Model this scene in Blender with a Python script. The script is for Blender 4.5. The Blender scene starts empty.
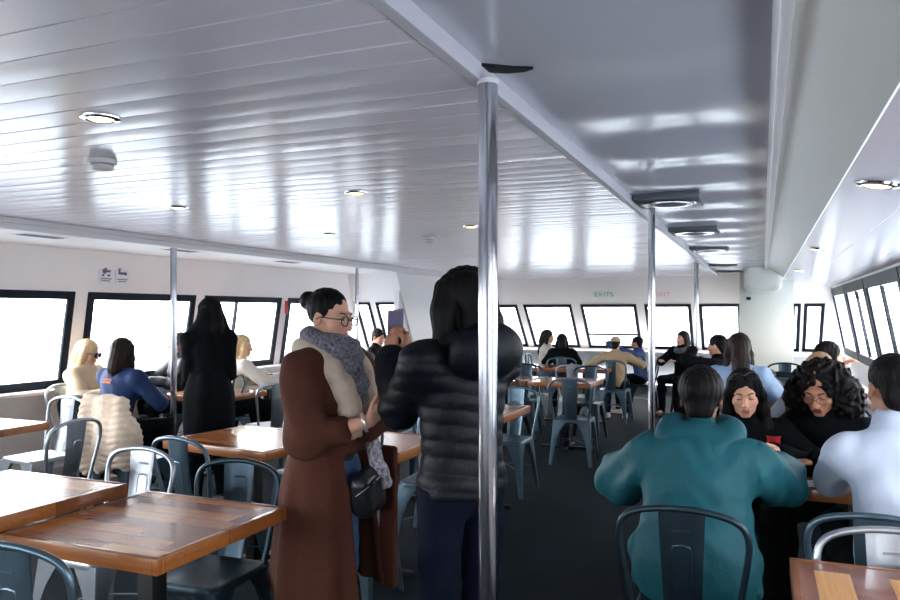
import bpy, bmesh, math, random
import numpy as np
from mathutils import Matrix, Vector

R = math.radians
scene = bpy.context.scene
col = scene.collection

# ---------------------------------------------------------------- camera
cam_d = bpy.data.cameras.new('camera')
cam = bpy.data.objects.new('camera', cam_d)
col.objects.link(cam)
cam.location = (0, 0, 1.5)
cam.rotation_euler = (R(90), 0, math.atan(313 / 750))
cam_d.sensor_width = 36
cam_d.lens = 30
cam_d.shift_y = 12 / 900
cam_d.clip_end = 2000
cam_d.clip_start = 0.02
scene.camera = cam

# ---------------------------------------------------------------- sky and exposure
world = bpy.data.worlds.new('sky')
scene.world = world
world.use_nodes = True
wt = world.node_tree
wt.nodes.clear()
wo = wt.nodes.new('ShaderNodeOutputWorld')
wb = wt.nodes.new('ShaderNodeBackground')
wc = wt.nodes.new('ShaderNodeTexCoord')
ws = wt.nodes.new('ShaderNodeSeparateXYZ')
wr = wt.nodes.new('ShaderNodeValToRGB')       # brightness by elevation: hazy white sky
wr.color_ramp.elements[0].position = 0.45
wr.color_ramp.elements[0].color = (0.80, 0.86, 0.93, 1)
wr.color_ramp.elements[1].position = 0.53
wr.color_ramp.elements[1].color = (0.97, 0.98, 1.0, 1)
wm = wt.nodes.new('ShaderNodeMath'); wm.operation = 'MULTIPLY_ADD'
wm.inputs[1].default_value = 0.5; wm.inputs[2].default_value = 0.5
wx = wt.nodes.new('ShaderNodeMapRange')       # the haze is brighter towards the sun side (port)
wx.inputs[1].default_value = -1.0; wx.inputs[2].default_value = 0.1
wx.inputs[3].default_value = 10.0; wx.inputs[4].default_value = 3.2
wt.links.new(wc.outputs['Generated'], ws.inputs[0])
wt.links.new(ws.outputs['Z'], wm.inputs[0])
wt.links.new(wm.outputs[0], wr.inputs[0])
wt.links.new(ws.outputs['X'], wx.inputs[0])
wt.links.new(wr.outputs[0], wb.inputs['Color'])
wt.links.new(wx.outputs[0], wb.inputs['Strength'])
wt.links.new(wb.outputs[0], wo.inputs['Surface'])

scene.view_settings.view_transform = 'Standard'
scene.view_settings.look = 'None'
scene.view_settings.gamma = 1.0
scene.view_settings.use_curve_mapping = False
scene.view_settings.exposure = 1.3
scene.cycles.use_denoising = True
scene.cycles.max_bounces = 10
scene.cycles.diffuse_bounces = 6
scene.cycles.glossy_bounces = 5
scene.cycles.transparent_max_bounces = 24
scene.cycles.caustics_reflective = False
scene.cycles.caustics_refractive = False
scene.cycles.sample_clamp_indirect = 6.0


def portal(name, loc, rot, sx, sy):
    """daylight portal over a row of windows (guides sampling of the sky, adds no light)"""
    ld = bpy.data.lights.new(name, 'AREA')
    ld.shape = 'RECTANGLE'; ld.size = sx; ld.size_y = sy
    ld.cycles.is_portal = True
    o = bpy.data.objects.new(name, ld)
    col.objects.link(o)
    o.location = loc
    o.rotation_euler = rot
    return o


portal('port_daylight', (-6.12, 3.5, 1.25), (R(90), 0, R(-90)), 13.4, 1.1)
portal('starboard_daylight', (1.40, 4.0, 1.32), (R(90), 0, R(90)), 16.4, 1.2)
portal('bow_daylight', (-2.0, 15.6, 1.2), (R(-90), 0, 0), 6.4, 1.1)
portal('wing_daylight', (-5.5, 10.95, 1.2), (R(-90), 0, 0), 0.95, 1.1)
portal('stern_daylight', (-2.4, -3.15, 1.25), (R(90), 0, 0), 6.6, 1.1)

# ---------------------------------------------------------------- materials
def lin(c):
    return tuple(((v / 255) / 12.92 if v / 255 <= 0.04045 else ((v / 255 + 0.055) / 1.055) ** 2.4) for v in c)


MATS = {}


def mat(name, rgb, rough=0.6, metal=0.0, var=0.0, vscale=8.0, bump=0.0, bscale=60.0, stretch=(1, 1, 1),
        coat=0.0, sheen=0.0, emit=0.0, spec=0.5):
    """plain principled material; rgb is sRGB 0-255; var mottles the colour, bump adds a fine relief"""
    if name in MATS:
        return MATS[name]
    m = bpy.data.materials.new(name)
    m.use_nodes = True
    t = m.node_tree
    b = t.nodes['Principled BSDF']
    c = lin(rgb)
    b.inputs['Base Color'].default_value = (*c, 1)
    b.inputs['Roughness'].default_value = rough
    b.inputs['Metallic'].default_value = metal
    b.inputs['Specular IOR Level'].default_value = spec
    if coat:
        b.inputs['Coat Weight'].default_value = coat
        b.inputs['Coat Roughness'].default_value = 0.15
    if sheen:
        b.inputs['Sheen Weight'].default_value = sheen
    if emit:
        b.inputs['Emission Color'].default_value = (*c, 1)
        b.inputs['Emission Strength'].default_value = emit
    if var or bump:
        tc = t.nodes.new('ShaderNodeTexCoord')
        mp = t.nodes.new('ShaderNodeMapping')
        mp.inputs['Scale'].default_value = stretch
        t.links.new(tc.outputs['Object'], mp.inputs['Vector'])
    if var:
        n = t.nodes.new('ShaderNodeTexNoise')
        n.inputs['Scale'].default_value = vscale
        n.inputs['Detail'].default_value = 5
        t.links.new(mp.outputs[0], n.inputs['Vector'])
        r = t.nodes.new('ShaderNodeValToRGB')
        r.color_ramp.elements[0].position = 0.3
        r.color_ramp.elements[1].position = 0.7
        r.color_ramp.elements[0].color = (*[v * (1 - var) for v in c], 1)
        r.color_ramp.elements[1].color = (*[min(1, v * (1 + var)) for v in c], 1)
        t.links.new(n.outputs['Fac'], r.inputs[0])
        t.links.new(r.outputs[0], b.inputs['Base Color'])
    if bump:
        n = t.nodes.new('ShaderNodeTexNoise')
        n.inputs['Scale'].default_value = bscale
        n.inputs['Detail'].default_value = 4
        t.links.new(mp.outputs[0], n.inputs['Vector'])
        bp = t.nodes.new('ShaderNodeBump')
        bp.inputs['Strength'].default_value = bump
        bp.inputs['Distance'].default_value = 0.01
        t.links.new(n.outputs['Fac'], bp.inputs['Height'])
        t.links.new(bp.outputs[0], b.inputs['Normal'])
    MATS[name] = m
    return m


def wood(name, tones, width=0.5, row=0.085, rough=0.24, turn=0.0):
    """reclaimed timber boards: every board takes one tone of the list, with grain and dark joints"""
    m = bpy.data.materials.new(name)
    m.use_nodes = True
    t = m.node_tree
    b = t.nodes['Principled BSDF']
    tc = t.nodes.new('ShaderNodeTexCoord')
    oi = t.nodes.new('ShaderNodeObjectInfo')
    mp = t.nodes.new('ShaderNodeMapping')
    mp.inputs['Rotation'].default_value = (0, 0, turn)
    off = t.nodes.new('ShaderNodeMath'); off.operation = 'MULTIPLY'; off.inputs[1].default_value = 13.0
    sn = t.nodes.new('ShaderNodeMath'); sn.operation = 'SNAP'; sn.inputs[1].default_value = row * 2
    cb = t.nodes.new('ShaderNodeCombineXYZ')
    t.links.new(oi.outputs['Random'], off.inputs[0])
    t.links.new(off.outputs[0], sn.inputs[0])
    t.links.new(off.outputs[0], cb.inputs[0])
    t.links.new(sn.outputs[0], cb.inputs[1])
    t.links.new(tc.outputs['Object'], mp.inputs['Vector'])
    ad = t.nodes.new('ShaderNodeVectorMath'); ad.operation = 'ADD'
    t.links.new(mp.outputs[0], ad.inputs[0])
    t.links.new(cb.outputs[0], ad.inputs[1])
    br = t.nodes.new('ShaderNodeTexBrick')
    br.inputs['Color1'].default_value = (0, 0, 0, 1)
    br.inputs['Color2'].default_value = (1, 1, 1, 1)
    br.inputs['Mortar'].default_value = (0, 0, 0, 1)
    br.inputs['Scale'].default_value = 1.0
    br.inputs['Mortar Size'].default_value = 0.0012
    br.inputs['Mortar Smooth'].default_value = 0.2
    br.inputs['Brick Width'].default_value = width
    br.inputs['Row Height'].default_value = row
    br.offset = 0.37
    t.links.new(ad.outputs[0], br.inputs['Vector'])
    rp = t.nodes.new('ShaderNodeValToRGB')
    rp.color_ramp.interpolation = 'CONSTANT'
    while len(rp.color_ramp.elements) < len(tones):
        rp.color_ramp.elements.new(0.5)
    for i, c in enumerate(tones):
        rp.color_ramp.elements[i].position = i / len(tones)
        rp.color_ramp.elements[i].color = (*lin(c), 1)
    t.links.new(br.outputs['Color'], rp.inputs[0])
    gm = t.nodes.new('ShaderNodeMapping')
    gm.inputs['Scale'].default_value = (3, 45, 45)
    t.links.new(ad.outputs[0], gm.inputs['Vector'])
    g = t.nodes.new('ShaderNodeTexNoise')
    g.inputs['Scale'].default_value = 1.6
    g.inputs['Detail'].default_value = 6
    t.links.new(gm.outputs[0], g.inputs['Vector'])
    gr = t.nodes.new('ShaderNodeValToRGB')
    gr.color_ramp.elements[0].position = 0.3
    gr.color_ramp.elements[0].color = (0.78, 0.76, 0.74, 1)
    gr.color_ramp.elements[1].position = 0.7
    gr.color_ramp.elements[1].color = (1.12, 1.12, 1.12, 1)
    t.links.new(g.outputs['Fac'], gr.inputs[0])
    mx = t.nodes.new('ShaderNodeMixRGB'); mx.blend_type = 'MULTIPLY'; mx.inputs[0].default_value = 1
    t.links.new(rp.outputs[0], mx.inputs[1])
    t.links.new(gr.outputs[0], mx.inputs[2])
    jx = t.nodes.new('ShaderNodeMixRGB')
    jx.inputs[2].default_value = (*lin((40, 24, 16)), 1)
    t.links.new(br.outputs['Fac'], jx.inputs[0])
    t.links.new(mx.outputs[0], jx.inputs[1])
    t.links.new(jx.outputs[0], b.inputs['Base Color'])
    b.inputs['Roughness'].default_value = rough
    b.inputs['Coat Weight'].default_value = 0.45
    b.inputs['Coat Roughness'].default_value = 0.08
    bp = t.nodes.new('ShaderNodeBump')
    bp.inputs['Strength'].default_value = 0.15
    bp.inputs['Distance'].default_value = 0.003
    sm = t.nodes.new('ShaderNodeMath'); sm.operation = 'SUBTRACT'
    t.links.new(g.outputs['Fac'], sm.inputs[0])
    t.links.new(br.outputs['Fac'], sm.inputs[1])
    t.links.new(sm.outputs[0], bp.inputs['Height'])
    t.links.new(bp.outputs[0], b.inputs['Normal'])
    MATS[name] = m
    return m


def glass():
    """thin window pane: clear with a faint mirror"""
    m = bpy.data.materials.new('window_glass')
    m.use_nodes = True
    t = m.node_tree
    t.nodes.clear()
    o = t.nodes.new('ShaderNodeOutputMaterial')
    tr = t.nodes.new('ShaderNodeBsdfTransparent')
    tr.inputs[0].default_value = (0.96, 0.98, 0.98, 1)
    gl = t.nodes.new('ShaderNodeBsdfGlossy')
    gl.inputs['Roughness'].default_value = 0.02
    mx = t.nodes.new('ShaderNodeMixShader')
    mx.inputs[0].default_value = 0.06
    t.links.new(tr.outputs[0], mx.inputs[1])
    t.links.new(gl.outputs[0], mx.inputs[2])
    t.links.new(mx.outputs[0], o.inputs[0])
    MATS['glass'] = m
    return m


GLASS = glass()
BOARDS = wood('reclaimed_boards', [(138, 70, 44), (180, 104, 52), (200, 130, 66), (116, 58, 38), (188, 112, 56), (156, 84, 50)])
BOARDS_L = wood('reclaimed_boards_lengthwise', [(104, 58, 40), (200, 144, 76), (116, 66, 48), (188, 126, 64), (128, 74, 48)], turn=R(90), row=0.095, width=0.55)
EDGE_WOOD = wood('edge_timber', [(152, 92, 44), (140, 82, 40), (124, 70, 36)], width=0.75, row=0.3, rough=0.35)
PANEL = mat('white_ceiling_panel', (226, 219, 226), rough=0.21, spec=0.45)
DUCT = mat('grey_ceiling_panel', (198, 196, 206), rough=0.23, spec=0.6)
SIDE = mat('starboard_ceiling_panel', (216, 210, 222), rough=0.2, spec=0.5)
WHITE = mat('white_wall_panel', (240, 235, 234), rough=0.45, var=0.02, vscale=2)
TRIMW = mat('white_painted_trim', (226, 222, 222), rough=0.35)
CASING = mat('cream_casing', (246, 245, 236), rough=0.4)
FRAME = mat('dark_window_rubber', (11, 22, 36), rough=0.5, spec=0.15)
EDGE = mat('grey_painted_trim', (196, 192, 198), rough=0.4)
FLOOR = mat('slate_deck_carpet', (20, 32, 40), rough=0.8, spec=0.12, var=0.2, vscale=3, bump=0.3, bscale=300)
STEEL = mat('brushed_steel_pole', (150, 151, 158), rough=0.16, metal=1.0)
CHROME = mat('chrome', (225, 225, 228), rough=0.12, metal=1.0)
BLACKM = mat('black_iron', (20, 22, 25), rough=0.45, metal=0.4)
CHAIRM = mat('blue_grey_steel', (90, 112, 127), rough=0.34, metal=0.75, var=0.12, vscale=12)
CHAIRL = mat('sunlit_galvanised_steel', (168, 176, 186), rough=0.32, metal=0.8, var=0.1, vscale=14)  # chair steel in a paler copy, sunny reflections put into the colour
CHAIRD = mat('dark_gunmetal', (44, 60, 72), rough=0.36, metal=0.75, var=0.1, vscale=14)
PLASTIC = mat('white_plastic', (214, 210, 206), rough=0.4)
VENT = mat('grey_vent_metal', (92, 98, 106), rough=0.45, metal=0.3)
DARK = mat('dark_gap', (10, 12, 15), rough=0.8)

# ---------------------------------------------------------------- mesh helpers
class MB:
    """collects shapes and links them as one mesh object"""
    def __init__(s):
        s.v, s.f, s.m = [], [], []

    def add(s, verts, faces, mi=0):
        o = len(s.v)
        s.v += [tuple(map(float, p)) for p in verts]
        s.f += [tuple(o + i for i in f) for f in faces]
        s.m += [mi] * len(faces)

    def hexa(s, p, mi=0):
        """p: 4 points of one face, 4 of the opposite one in the same order"""
        s.add(p, [(3, 2, 1, 0), (4, 5, 6, 7), (0, 1, 5, 4), (1, 2, 6, 5), (2, 3, 7, 6), (3, 0, 4, 7)], mi)

    def box(s, c, h, rot=None, bev=0.0, mi=0, seg=2):
        bm = bmesh.new()
        bmesh.ops.create_cube(bm, size=2)
        for v in bm.verts:
            v.co = Vector((v.co.x * h[0], v.co.y * h[1], v.co.z * h[2]))
        if bev:
            bmesh.ops.bevel(bm, geom=bm.edges[:], offset=bev, segments=seg, affect='EDGES', profile=0.5)
        M = rot if rot is not None else Matrix.Identity(3)
        bm.verts.index_update()
        s.add([M @ v.co + Vector(c) for v in bm.verts], [[v.index for v in f.verts] for f in bm.faces], mi)
        bm.free()

    def span(s, a, b, bev=0.0, mi=0):
        """axis-aligned box between two corners"""
        s.box([(a[i] + b[i]) / 2 for i in range(3)], [abs(b[i] - a[i]) / 2 for i in range(3)], None, bev, mi)

    def tube(s, pts, r, n=8, closed=False, mi=0, flat=1.0):
        pts = [Vector(p) for p in pts]
        k = len(pts)
        rs = r if isinstance(r, (list, tuple)) else [r] * k
        tang = []
        for i in range(k):
            a = pts[i - 1] if (i > 0 or closed) else pts[0]
            b = pts[(i + 1) % k] if (i < k - 1 or closed) else pts[-1]
            tang.append((b - a).normalized())
        up = Vector((0, 0, 1))
        if abs(tang[0].dot(up)) > 0.9:
            up = Vector((0, 1, 0))
        nrm = (up - tang[0] * up.dot(tang[0])).normalized()
        V, Fc = [], []
        for i in range(k):
            nrm = (nrm - tang[i] * nrm.dot(tang[i])).normalized()
            bn = tang[i].cross(nrm)
            for j in range(n):
                a = 2 * math.pi * j / n
                V.append(pts[i] + (nrm * math.cos(a) * flat + bn * math.sin(a)) * rs[i])
        m = k if closed else k - 1
        for i in range(m):
            for j in range(n):
                a, b = i * n + j, i * n + (j + 1) % n
                c, d = ((i + 1) % k) * n + (j + 1) % n, ((i + 1) % k) * n + j
                Fc.append((a, b, c, d))
        if not closed:
            Fc.append(tuple(range(n - 1, -1, -1)))
            Fc.append(tuple((k - 1) * n + j for j in range(n)))
        s.add(V, Fc, mi)

    def lathe(s, prof, c=(0, 0, 0), n=24, mi=0, rot=None):
        """prof: (radius, z) pairs from bottom to top"""
        M = rot if rot is not None else Matrix.Identity(3)
        V, Fc = [], []
        for (r, z) in prof:
            for j in range(n):
                a = 2 * math.pi * j / n
                V.append(M @ Vector((r * math.cos(a), r * math.sin(a), z)) + Vector(c))
        for i in range(len(prof) - 1):
            for j in range(n):
                Fc.append((i * n + j, i * n + (j + 1) % n, (i + 1) * n + (j + 1) % n, (i + 1) * n + j))
        Fc.append(tuple(range(n - 1, -1, -1)))
        Fc.append(tuple((len(prof) - 1) * n + j for j in range(n)))
        s.add(V, Fc, mi)

    def prism(s, poly, z0, z1, M=None, mi=0):
        """poly in the local xy plane, extruded from z0 to z1, then put in place by the 4x4 M"""
        M = M or Matrix.Identity(4)
        n = len(poly)
        V = [M @ Vector((p[0], p[1], z0)) for p in poly] + [M @ Vector((p[0], p[1], z1)) for p in poly]
        Fc = [tuple(range(n - 1, -1, -1)), tuple(range(n, 2 * n))]
        for i in range(n):
            Fc.append((i, (i + 1) % n, n + (i + 1) % n, n + i))
        s.add(V, Fc, mi)

    def sphere(s, c, r, n=12, mi=0, sc=(1, 1, 1), rot=None):
        prof = [(r * math.sin(math.pi * i / n) + 1e-5, -r * math.cos(math.pi * i / n)) for i in range(n + 1)]
        o = len(s.v)
        s.lathe(prof, (0, 0, 0), n * 2, mi)
        M = rot if rot is not None else Matrix.Identity(3)
        for i in range(o, len(s.v)):
            q = M @ Vector((s.v[i][0] * sc[0], s.v[i][1] * sc[1], s.v[i][2] * sc[2])) + Vector(c)
            s.v[i] = tuple(q)

    def build(s, name, mats, parent=None, smooth=40, loc=None):
        me = bpy.data.meshes.new(name)
        me.from_pydata(s.v, [], s.f)
        for m in (mats if isinstance(mats, (list, tuple)) else [mats]):
            me.materials.append(m)
        me.polygons.foreach_set('material_index', s.m)
        bm = bmesh.new(); bm.from_mesh(me)
        bmesh.ops.recalc_face_normals(bm, faces=bm.faces[:])
        bm.to_mesh(me); bm.free()
        if smooth:
            me.shade_smooth()
            me.set_sharp_from_angle(angle=R(smooth))
        me.update()
        o = bpy.data.objects.new(name, me)
        col.objects.link(o)
        if parent is not None:
            o.parent = parent
        if loc is not None:
            o.location = loc
        return o


def tag(o, label=None, cat=None, group=None, kind=None):
    if label: o['label'] = label
    if cat: o['category'] = cat
    if group: o['group'] = group
    if kind: o['kind'] = kind
    return o


def empty(name, loc=(0, 0, 0), rz=0.0, label=None, cat=None, group=None, kind=None):
    o = bpy.data.objects.new(name, None)
    col.objects.link(o)
    o.location = loc
    o.rotation_euler = (0, 0, rz)
    o.empty_display_size = 0.1
    return tag(o, label, cat, group, kind)


def copy_tree(o, parent=None):
    c = o.copy()
    col.objects.link(c)
    if parent is not None:
        c.parent = parent
    for ch in list(o.children):
        copy_tree(ch, c)
    return c


def spline(pts, per=6, closed=False):
    """Catmull-Rom through points"""
    P = [np.array(p, float) for p in pts]
    n = len(P)
    out = []
    rng = range(n) if closed else range(n - 1)
    for i in rng:
        p0 = P[(i - 1) % n] if (closed or i > 0) else P[0]
        p1, p2 = P[i], P[(i + 1) % n]
        p3 = P[(i + 2) % n] if (closed or i < n - 2) else P[-1]
        for k in range(per):
            t = k / per
            out.append(0.5 * (2 * p1 + (p2 - p0) * t + (2 * p0 - 5 * p1 + 4 * p2 - p3) * t * t + (3 * p1 - p0 - 3 * p2 + p3) * t ** 3))
    if not closed:
        out.append(P[-1])
    return [tuple(p) for p in out]


# ---------------------------------------------------------------- the cabin
def structure(mb, name, m, smooth=40):
    return tag(mb.build(name, m, None, smooth), kind='structure')


CEIL = 2.15
def xl(z): return -5.9 - 0.16 * (1.7 - z)        # port side leans in towards the top
def xr(z): return 1.1 + 0.19 * (1.85 - z)        # starboard side
def yf(z): return 14.6 + 0.95 * (1.65 - z)       # raked bow windows
def yw(z): return 10.2 + 0.55 * (1.65 - z)       # small forward-facing wall of the port wing
PL = lambda s, z: Vector((xl(z), s, z))
PR = lambda s, z: Vector((xr(z), s, z))
PF = lambda s, z: Vector((s, yf(z), z))
PW = lambda s, z: Vector((s, yw(z), z))
NL, NR, NF = Vector((-1, 0, 0)), Vector((1, 0, 0)), Vector((0, 1, 0))


def wall_piece(mb, P, n, s0, s1, z0, z1, t=0.045):
    a = [P(s0, z0), P(s1, z0), P(s1, z1), P(s0, z1)]
    mb.hexa(a + [p + n * t for p in a])


wn = [0]
def window(P, n, s0, s1, z0, z1, fw=0.05, hbar=None, vbar=None, dep=0.012):
    """a framed pane in the wall P; frame stands a little proud on the inside"""
    wn[0] += 1
    w = empty('window_%d' % wn[0], P((s0 + s1) / 2, z0), kind='structure')
    fr = MB()
    def bar(a0, a1, b0, b1, d0=-dep, d1=0.012):
        q = [P(a0, b0), P(a1, b0), P(a1, b1), P(a0, b1)]
        fr.hexa([p + n * d0 - w.location for p in q] + [p + n * d1 - w.location for p in q])
    bar(s0, s1, z0, z0 + fw); bar(s0, s1, z1 - fw, z1)
    bar(s0, s0 + fw, z0 + fw, z1 - fw); bar(s1 - fw, s1, z0 + fw, z1 - fw)
    if hbar: bar(s0 + fw, s1 - fw, hbar - 0.02, hbar + 0.02)
    if vbar: bar(vbar - 0.012, vbar + 0.012, z0 + fw, z1 - fw, 0.0, 0.04)
    fr.build('frame', FRAME, w)
    pn = MB()
    q = [P(s0 + fw / 2, z0 + fw / 2), P(s1 - fw / 2, z0 + fw / 2), P(s1 - fw / 2, z1 - fw / 2), P(s0 + fw / 2, z1 - fw / 2)]
    q = [p + n * 0.004 - w.location for p in q]
    pn.add(q, [(0, 1, 2, 3)])
    pn.build('pane', GLASS, w, 0)
    return w


def window_wall(name, P, n, spans, s0, s1, z0, z1, ztop, extra=None, fw=0.05, zbot=0.0, m=None, **kw):
    mb = MB()
    wall_piece(mb, P, n, s0, s1, zbot, z0)
    wall_piece(mb, P, n, s0, s1, z1, ztop)
    e = s0
    for (a, b) in spans:
        if a - e > 0.005: wall_piece(mb, P, n, e, a, z0, z1)
        e = b
    if s1 - e > 0.005: wall_piece(mb, P, n, e, s1, z0, z1)
    structure(mb, name, m or WHITE)
    for i, (a, b) in enumerate(spans):
        ex = (extra or {}).get(i, {})
        window(P, n, a, b, z0, z1, fw, **ex, **kw)


port = [(-2.8, -1.3), (-1.15, 0.35), (0.45, 1.87), (2.01, 3.47), (3.62, 5.09), (5.24, 6.70), (6.85, 8.33), (8.48, 9.95)]
window_wall('wall_left', PL, NL, port, -3.2, 10.3, 0.80, 1.69, 2.2, fw=0.075, extra={6: {'vbar': 7.45}})
star = [(-2.9, -0.9), (-0.7, 1.3), (1.4, 3.15), (3.2, 5.3), (5.35, 7.55), (7.6, 10.05), (10.1, 12.35), (12.4, 14.5)]
window_wall('wall_right', PR, NR, star, -3.2, 14.6, 0.78, 1.90, 2.3, fw=0.125, m=WHITE, extra={5: {'vbar': 8.9}, 6: {'vbar': 11.2}, 4: {'vbar': 6.5}})
bow = []
for (u0, u1) in [(468, 517), (523, 571), (580, 636), (644, 691), (699, 741), (792, 801), (804, 825)]:
    ww = []
    for u in (u0, u1):
        a = (u - 450) / 750
        ww.append((-0.3852 + 0.9228 * a) / (0.9228 + 0.3852 * a) * 14.6)
    bow.append((round(ww[0], 2), round(ww[1], 2)))
window_wall('wall_front', PF, NF, bow, -5.2, 1.45, 0.76, 1.65, 2.25, fw=0.06, extra={2: {'hbar': 1.05}})
window_wall('wall_wing', PW, NF, [(-5.86, -5.60), (-5.50, -5.14)], -6.15, -5.02, 0.76, 1.65, 2.2, fw=0.045)
back = [(-5.4, -3.9), (-3.7, -2.2), (-2.0, -0.6)]
window_wall('wall_back', lambda s, z: Vector((s, -3.0, z)), Vector((0, -1, 0)), back, -6.2, 1.6, 0.8, 1.7, 2.3)

# port wing side wall with a door in it
mb = MB()
mb.span((-5.13, 10.1, 0), (-5.05, 15.6, 2.2))
structure(mb, 'wall_side', WHITE)
d = empty('door_1', (-5.045, 12.6, 0), kind='structure')
mb = MB(); mb.span((-0.01, -0.42, 0.02), (0.02, 0.42, 1.95), 0.006); mb.build('leaf', CASING, d)
mb = MB()
for z in (0.35, 1.66): mb.span((0.02, 0.38, z - 0.05), (0.035, 0.43, z + 0.05), 0.004)
mb.build('hinge', CHROME, d)
mb = MB(); mb.tube([(0.02, -0.33, 1.0), (0.06, -0.33, 1.0), (0.06, -0.22, 1.0)], 0.009); mb.build('handle', CHROME, d)

# floor and sea
mb = MB(); mb.span((-6.3, -3.2, -0.1), (1.6, 15.9, 0)); structure(mb, 'floor', FLOOR)
mb = MB(); mb.add([(-900, -900, -6), (900, -900, -6), (900, 900, -6), (-900, 900, -6)], [(0, 1, 2, 3)])
SEA = mat('pale_sea', (164, 174, 184), rough=0.6, spec=0.2, bump=0.3, bscale=0.3)
structure(mb, 'sea', SEA, 0)

# planked port ceiling: boards run athwartships, each with its own slight crown and tilt
rng = random.Random(5)
def planks(x0, x1, y0, y1, w, zf, name, m, tilt=0.004, along='y'):
    mb = MB()
    V, Fc = [], []
    xs = np.linspace(x0, x1, 22)
    y = y0
    while y < y1 - 0.01:
        tl = rng.uniform(-tilt, tilt)
        cr = rng.uniform(0.0002, 0.0012)
        prof = [(0.0, 0.006), (0.004, 0.0), (w * 0.3, -cr), (w * 0.5, -cr * 1.3), (w * 0.7, -cr), (w - 0.004, 0.0), (w, 0.006)]
        ph = rng.uniform(0, 6.28)
        o = len(V)
        for x in xs:
            wob = 0.0012 * math.sin(x * 2.1 + ph) + 0.0008 * math.sin(x * 5.3 + 2 * ph)
            for (q, dz) in prof:
                V.append((x, y + q, zf(x) + dz + tl * (q - w / 2) + wob * (q / w - 0.5)))
        n = len(prof)
        for i in range(len(xs) - 1):
            for j in range(n - 1):
                Fc.append((o + i * n + j, o + i * n + j + 1, o + (i + 1) * n + j + 1, o + (i + 1) * n + j))
        y += w
    if along == 'x':
        V = [(b, a, c) for (a, b, c) in V]
    mb.add(V, Fc)
    return structure(mb, name, m, 25)


planks(-4.82, -0.74, -3.1, 14.3, 0.135, lambda x: CEIL, 'ceiling_left', PANEL, 0.006)
# port soffit below the side deck
mb = MB()
mb.span((-6.25, -3.2, 2.08), (-4.82, 10.6, 2.12))
structure(mb, 'ceiling_soffit', WHITE)
mb = MB()
mb.span((-4.85, -3.2, 2.07), (-4.79, 14.3, 2.16), 0.004)
mb.span((-4.79, -3.2, 2.115), (-4.765, 14.3, 2.152), 0.004)
structure(mb, 'trim_1', TRIMW)
# centre duct panel: thin sheet that sags between its frames
mb = MB()
xs = np.linspace(-0.74, 0.06, 25)
ys = np.linspace(-3.1, 14.4, 360)
def sag(x, y):
    e = max(0.0, 1 - ((x + 0.34) / 0.40) ** 2)
    g = 1 / (1 + math.exp(-(y - 2.35) * 9))
    return -0.0165 * g * (e ** 0.8) * math.sin(2 * math.pi * (y - 2.42) / 0.80)
V = [(x, y, 2.195 + sag(x, y)) for y in ys for x in xs]
n = len(xs)
mb.add(V, [(i * n + j, i * n + j + 1, (i + 1) * n + j + 1, (i + 1) * n + j) for i in range(len(ys) - 1) for j in range(n - 1)])
structure(mb, 'ceiling_centre', DUCT, 60)
mb = MB()
mb.span((-0.76, -3.1, 2.145), (-0.725, 14.3, 2.215), 0.003)
structure(mb, 'trim_2', EDGE)
mb = MB()
mb.span((0.020, -3.1, 2.135), (0.034, 14.3, 2.215), 0.003)
mb.span((0.034, -3.1, 2.15), (0.062, 14.3, 2.215), 0.003)
structure(mb, 'trim_3', TRIMW)
# sloping casing between the duct and the lower starboard ceiling
mb = MB()
a = [(0.06, 2.185), (0.285, 2.02), (0.30, 2.035), (0.07, 2.215)]
mb.hexa([(x, -3.1, z) for x, z in a] + [(x, 14.4, z) for x, z in a])
structure(mb, 'ceiling_casing', CASING)
planks(-3.1, 14.5, 0.29, 1.25, 0.32, lambda y: 0, 'ceiling_right', SIDE, 0.004, along='x')
o = bpy.data.objects['ceiling_right']
for v in o.data.vertices:
    v.co.z += 2.045 - 0.145 * (v.co.x - 0.29)
mb = MB(); mb.span((-6.3, -3.2, 2.30), (1.7, 15.2, 2.36)); structure(mb, 'roof', WHITE)
# box column at the bow and the rounded casing end above it
mb = MB(); mb.span((-0.37, 13.7, 0), (0.47, 15.4, 2.2), 0.01); structure(mb, 'column', CASING)
mb = MB(); mb.box((0.0, 13.0, 2.08), (0.27, 0.72, 0.26), None, 0.1, 0, 5); structure(mb, 'trim_4', CASING)
# window ledges
mb = MB()
mb.span((-6.02, -3.0, 0.765), (-5.88, 10.2, 0.80), 0.006); structure(mb, 'windowsill_left', TRIMW)
mb = MB()
mb.span((-5.0, 14.6, 0.70), (1.1, 15.5, 0.745), 0.006); structure(mb, 'windowsill_front', TRIMW)
mb = MB()
mb.span((-5.98, -3.0, 0.0), (-5.86, 10.2, 0.10), 0.004); structure(mb, 'baseboard_left', TRIMW)

# ---------------------------------------------------------------- poles
def pole(x, y, top, label, r=0.0275):
    p = empty('handrail_pole', (x, y, 0), 0, label, 'pole', 'steel poles from deck to ceiling')
    m = MB(); m.lathe([(r, 0.012), (r, top)], n=24); m.build('shaft', STEEL, p)
    m = MB(); m.lathe([(r * 2.3, 0), (r * 2.3, 0.008), (r * 1.25, 0.014), (r * 1.2, 0.03)], n=24); m.build('floor_flange', STEEL, p)
    m = MB(); m.lathe([(r * 1.04, top - 0.012), (r * 1.15, top - 0.006), (r * 1.15, top)], n=24); m.build('ceiling_collar', TRIMW, p)
    return p


pole(-0.713, 1.985, 2.15, 'thick steel pole rising in front of the person holding up a phone')
pole(-0.63, 4.72, 2.15, 'steel pole just behind the seated man in the teal jacket', 0.021)
pole(-0.80, 10.25, 2.15, 'slim steel pole in front of the black-coated woman by the bow windows')
pole(-4.83, 5.2, 2.08, 'thin steel pole between the navy-jacketed woman and the standing woman in black')
pole(-4.83, 8.46, 2.08, 'thin steel pole behind the woman in the brown coat', 0.02)
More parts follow.
